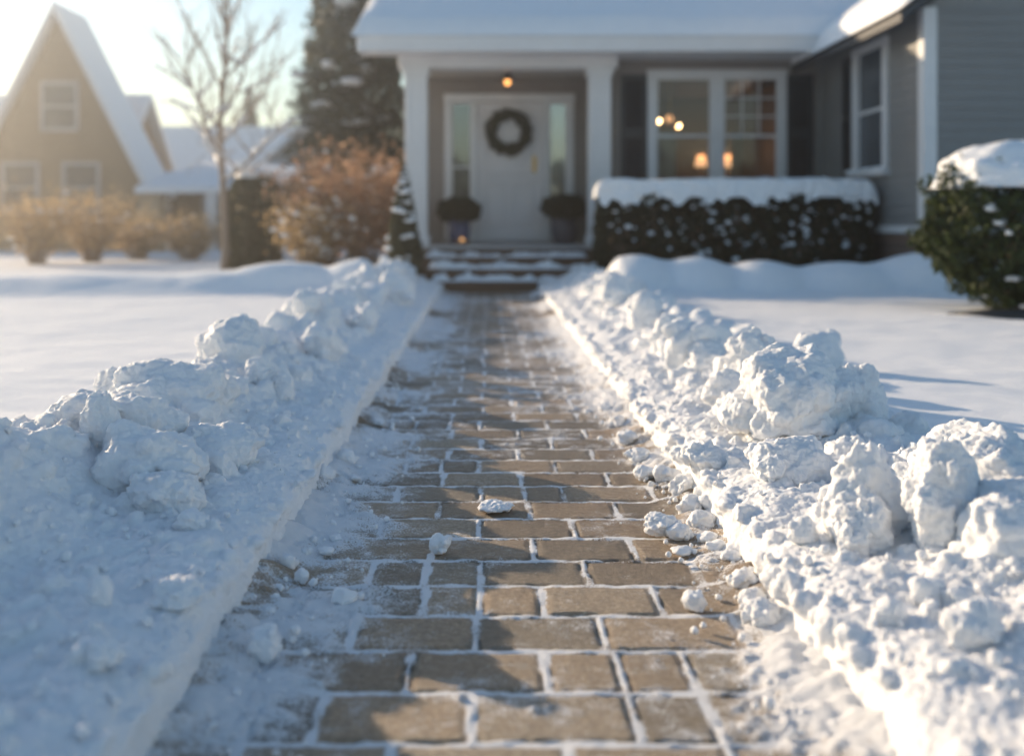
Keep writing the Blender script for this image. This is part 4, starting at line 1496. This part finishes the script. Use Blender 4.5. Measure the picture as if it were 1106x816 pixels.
# A: tan gable house at the far left
A = empty('neighbour_house', (-10.9, 26, 0), 'tan gabled house with a stone porch pillar at the far left', 'house')
mb = MB(); gable(mb, -13.1, -8.7, 26, 27.6, -.1, 1.9, 6.2)
mb.prism([(27.6, -.1), (32, -.1), (32, 2.3), (29.8, 4.4), (27.6, 2.3)], 'x', -17, -10.1)
mb.build('wall', M['tan'], A)
mb = MB()
slab(mb, (-8.45, 25.6, 1.52), (-10.9, 25.6, 6.32), (-10.9, 27.7, 6.32), (-8.45, 27.7, 1.52), .14)
slab(mb, (-10.9, 25.6, 6.32), (-13.35, 25.6, 1.52), (-13.35, 27.7, 1.52), (-10.9, 27.7, 6.32), .14)
slab(mb, (-17.3, 27.3, 2.12), (-9.8, 27.3, 2.12), (-9.8, 29.8, 4.5), (-17.3, 29.8, 4.5), .14)
slab(mb, (-17.3, 29.8, 4.5), (-9.8, 29.8, 4.5), (-9.8, 32.3, 2.12), (-17.3, 32.3, 2.12), .14)
mb.build('roof', M['snow_far'], A)
mb = MB()
for s_ in (1, -1):
    xa, xb = -10.9, -10.9 + s_ * 2.45
    mb.add([(xa, 25.57, 6.20), (xb, 25.57, 1.40), (xb, 25.57, 1.62), (xa, 25.57, 6.44), (xa, 25.62, 6.20), (xb, 25.62, 1.40), (xb, 25.62, 1.62), (xa, 25.62, 6.44)],
           [(0, 1, 2, 3), (4, 7, 6, 5), (0, 4, 5, 1), (3, 2, 6, 7), (1, 5, 6, 2), (0, 3, 7, 4)])
mb.build('rake_board', M['white'], A)
win(A, -10.75, -9.95, 26, 1.2, 2.35)
win(A, -12.3, -11.5, 26, 1.2, 2.35)
win(A, -11.3, -10.5, 26, 3.3, 4.4)
# side wing with porch and a cross gable
mb = MB(); mb.box(-8.7, -5.6, 28, 34, -.1, 2.0)
mb.build('wing_wall', M['tan'], A)
mb = MB()
slab(mb, (-8.72, 25.2, 1.62), (-6.6, 25.2, 1.62), (-6.2, 28.0, 2.15), (-8.72, 28.0, 2.15), .16)
mb.build('porch_roof', M['snow_far'], A)
mb = MB()
slab(mb, (-8.7, 27.8, 2.0), (-5.4, 27.8, 2.0), (-5.4, 31, 2.6), (-8.7, 31, 2.6), .14)
slab(mb, (-8.7, 31, 2.6), (-5.4, 31, 2.6), (-5.4, 34.2, 2.0), (-8.7, 34.2, 2.0), .14)
mb.build('wing_roof', M['snow_far'], A)
mb = MB(); mb.box(-8.66, -8.14, 25.3, 25.82, -.1, 1.55)
mb.box(-8.74, -8.06, 25.22, 25.9, 1.55, 1.62)
mb.build('porch_pillar', M['stone'], A, bevel=.02)
mb = MB(); mb.box(-7.0, -6.75, 25.3, 25.55, -.1, 1.62)
mb.build('porch_pillar', M['white'], A)
win(A, -7.75, -7.0, 28, .85, 1.5)
win(A, -6.6, -6.0, 28, .85, 1.5)
# B: long low house behind
B = empty('neighbour_house', (-10, 40, 0), 'long low house with a broad snowy roof behind the bare tree', 'house')
mb = MB(); mb.box(-16, -6.2, 38, 44, -.1, 2.5)
mb.prism([(38, 2.5), (44, 2.5), (41, 4.45)], 'x', -15.95, -6.25)
mb.build('wall', M['greyhouse'], B)
mb = MB()
slab(mb, (-16.4, 37.6, 2.35), (-5.8, 37.6, 2.35), (-5.8, 41, 4.6), (-16.4, 41, 4.6), .16)
slab(mb, (-16.4, 41, 4.6), (-5.8, 41, 4.6), (-5.8, 44.4, 2.35), (-16.4, 44.4, 2.35), .16)
mb.build('roof', M['snow_far'], B)
win(B, -10.6, -9.7, 38, 1.0, 2.0); win(B, -9.0, -8.1, 38, 1.0, 2.0); win(B, -12.5, -11.6, 38, 1.0, 2.0)
# C: grey gable
Cc = empty('neighbour_house', (-4.7, 31, 0), 'grey gabled house partly hidden by the large conifer', 'house')
mb = MB(); gable(mb, -7.2, -2.2, 31, 39, -.1, 2.2, 4.55)
mb.build('wall', M['greyhouse'], Cc)
mb = MB()
slab(mb, (-7.6, 30.6, 1.88), (-4.7, 30.6, 4.62), (-4.7, 39.3, 4.62), (-7.6, 39.3, 1.88), .16)
slab(mb, (-4.7, 30.6, 4.62), (-1.8, 30.6, 1.88), (-1.8, 39.3, 1.88), (-4.7, 39.3, 4.62), .16)
mb.build('roof', M['snow_far'], Cc)
win(Cc, -6.4, -5.7, 31, 1.0, 2.0); win(Cc, -5.1, -4.3, 31, 2.4, 3.3)

# far wood on the horizon, plus an unseen row added behind the camera
g = np.random.default_rng(91)
xx = g.uniform(-75, 60, 16000)
hh = 3.0 + 2.0 * fbm(np.stack([xx * .25, 0 * xx, 0 * xx], 1), 92, 3)
P = np.stack([xx, 95 + g.uniform(-6, 6, len(xx)), hh * g.random(len(xx)) ** .7], 1)
V, Q = leaf_cloud(P, .42, g, aspect=.5)
xx2 = g.uniform(-60, 60, 9000)  # unseen row behind the camera, added to darken the pane reflections
hh2 = 5.0 + 2.5 * fbm(np.stack([xx2 * .2, 0 * xx2, 0 * xx2], 1), 95, 3)
V2, Q2 = leaf_cloud(np.stack([xx2, -46 + g.uniform(-4, 4, len(xx2)), hh2 * g.random(len(xx2)) ** .7], 1), .5, g, aspect=.5)
V, Q = np.concatenate([V, V2]), np.concatenate([Q, Q2 + len(V)])
tag(link('far_wood', np_mesh('far_wood', V, Q), M['conifer']), 'distant line of trees on the horizon plus an added unseen row behind the camera', 'trees', kind='stuff')

# ------------------------------------------------------------------ frosty air
HAZE = 0.0082
if HAZE:
    m = bpy.data.materials.new('haze'); m.use_nodes = True
    t = m.node_tree; t.nodes.remove(t.nodes['Principled BSDF'])
    pv = t.nodes.new('ShaderNodeVolumePrincipled')
    pv.inputs['Color'].default_value = (0.96, 0.97, 1.0, 1)
    pv.inputs['Density'].default_value = HAZE
    pv.inputs['Anisotropy'].default_value = 0.86
    t.links.new(pv.outputs[0], t.nodes['Material Output'].inputs['Volume'])
    mb = MB(); mb.box(-170, 170, -170, 170, -1.3, 7.2)
    tag(mb.build('haze', m), 'thin frosty haze in the low sun', 'haze', kind='stuff')
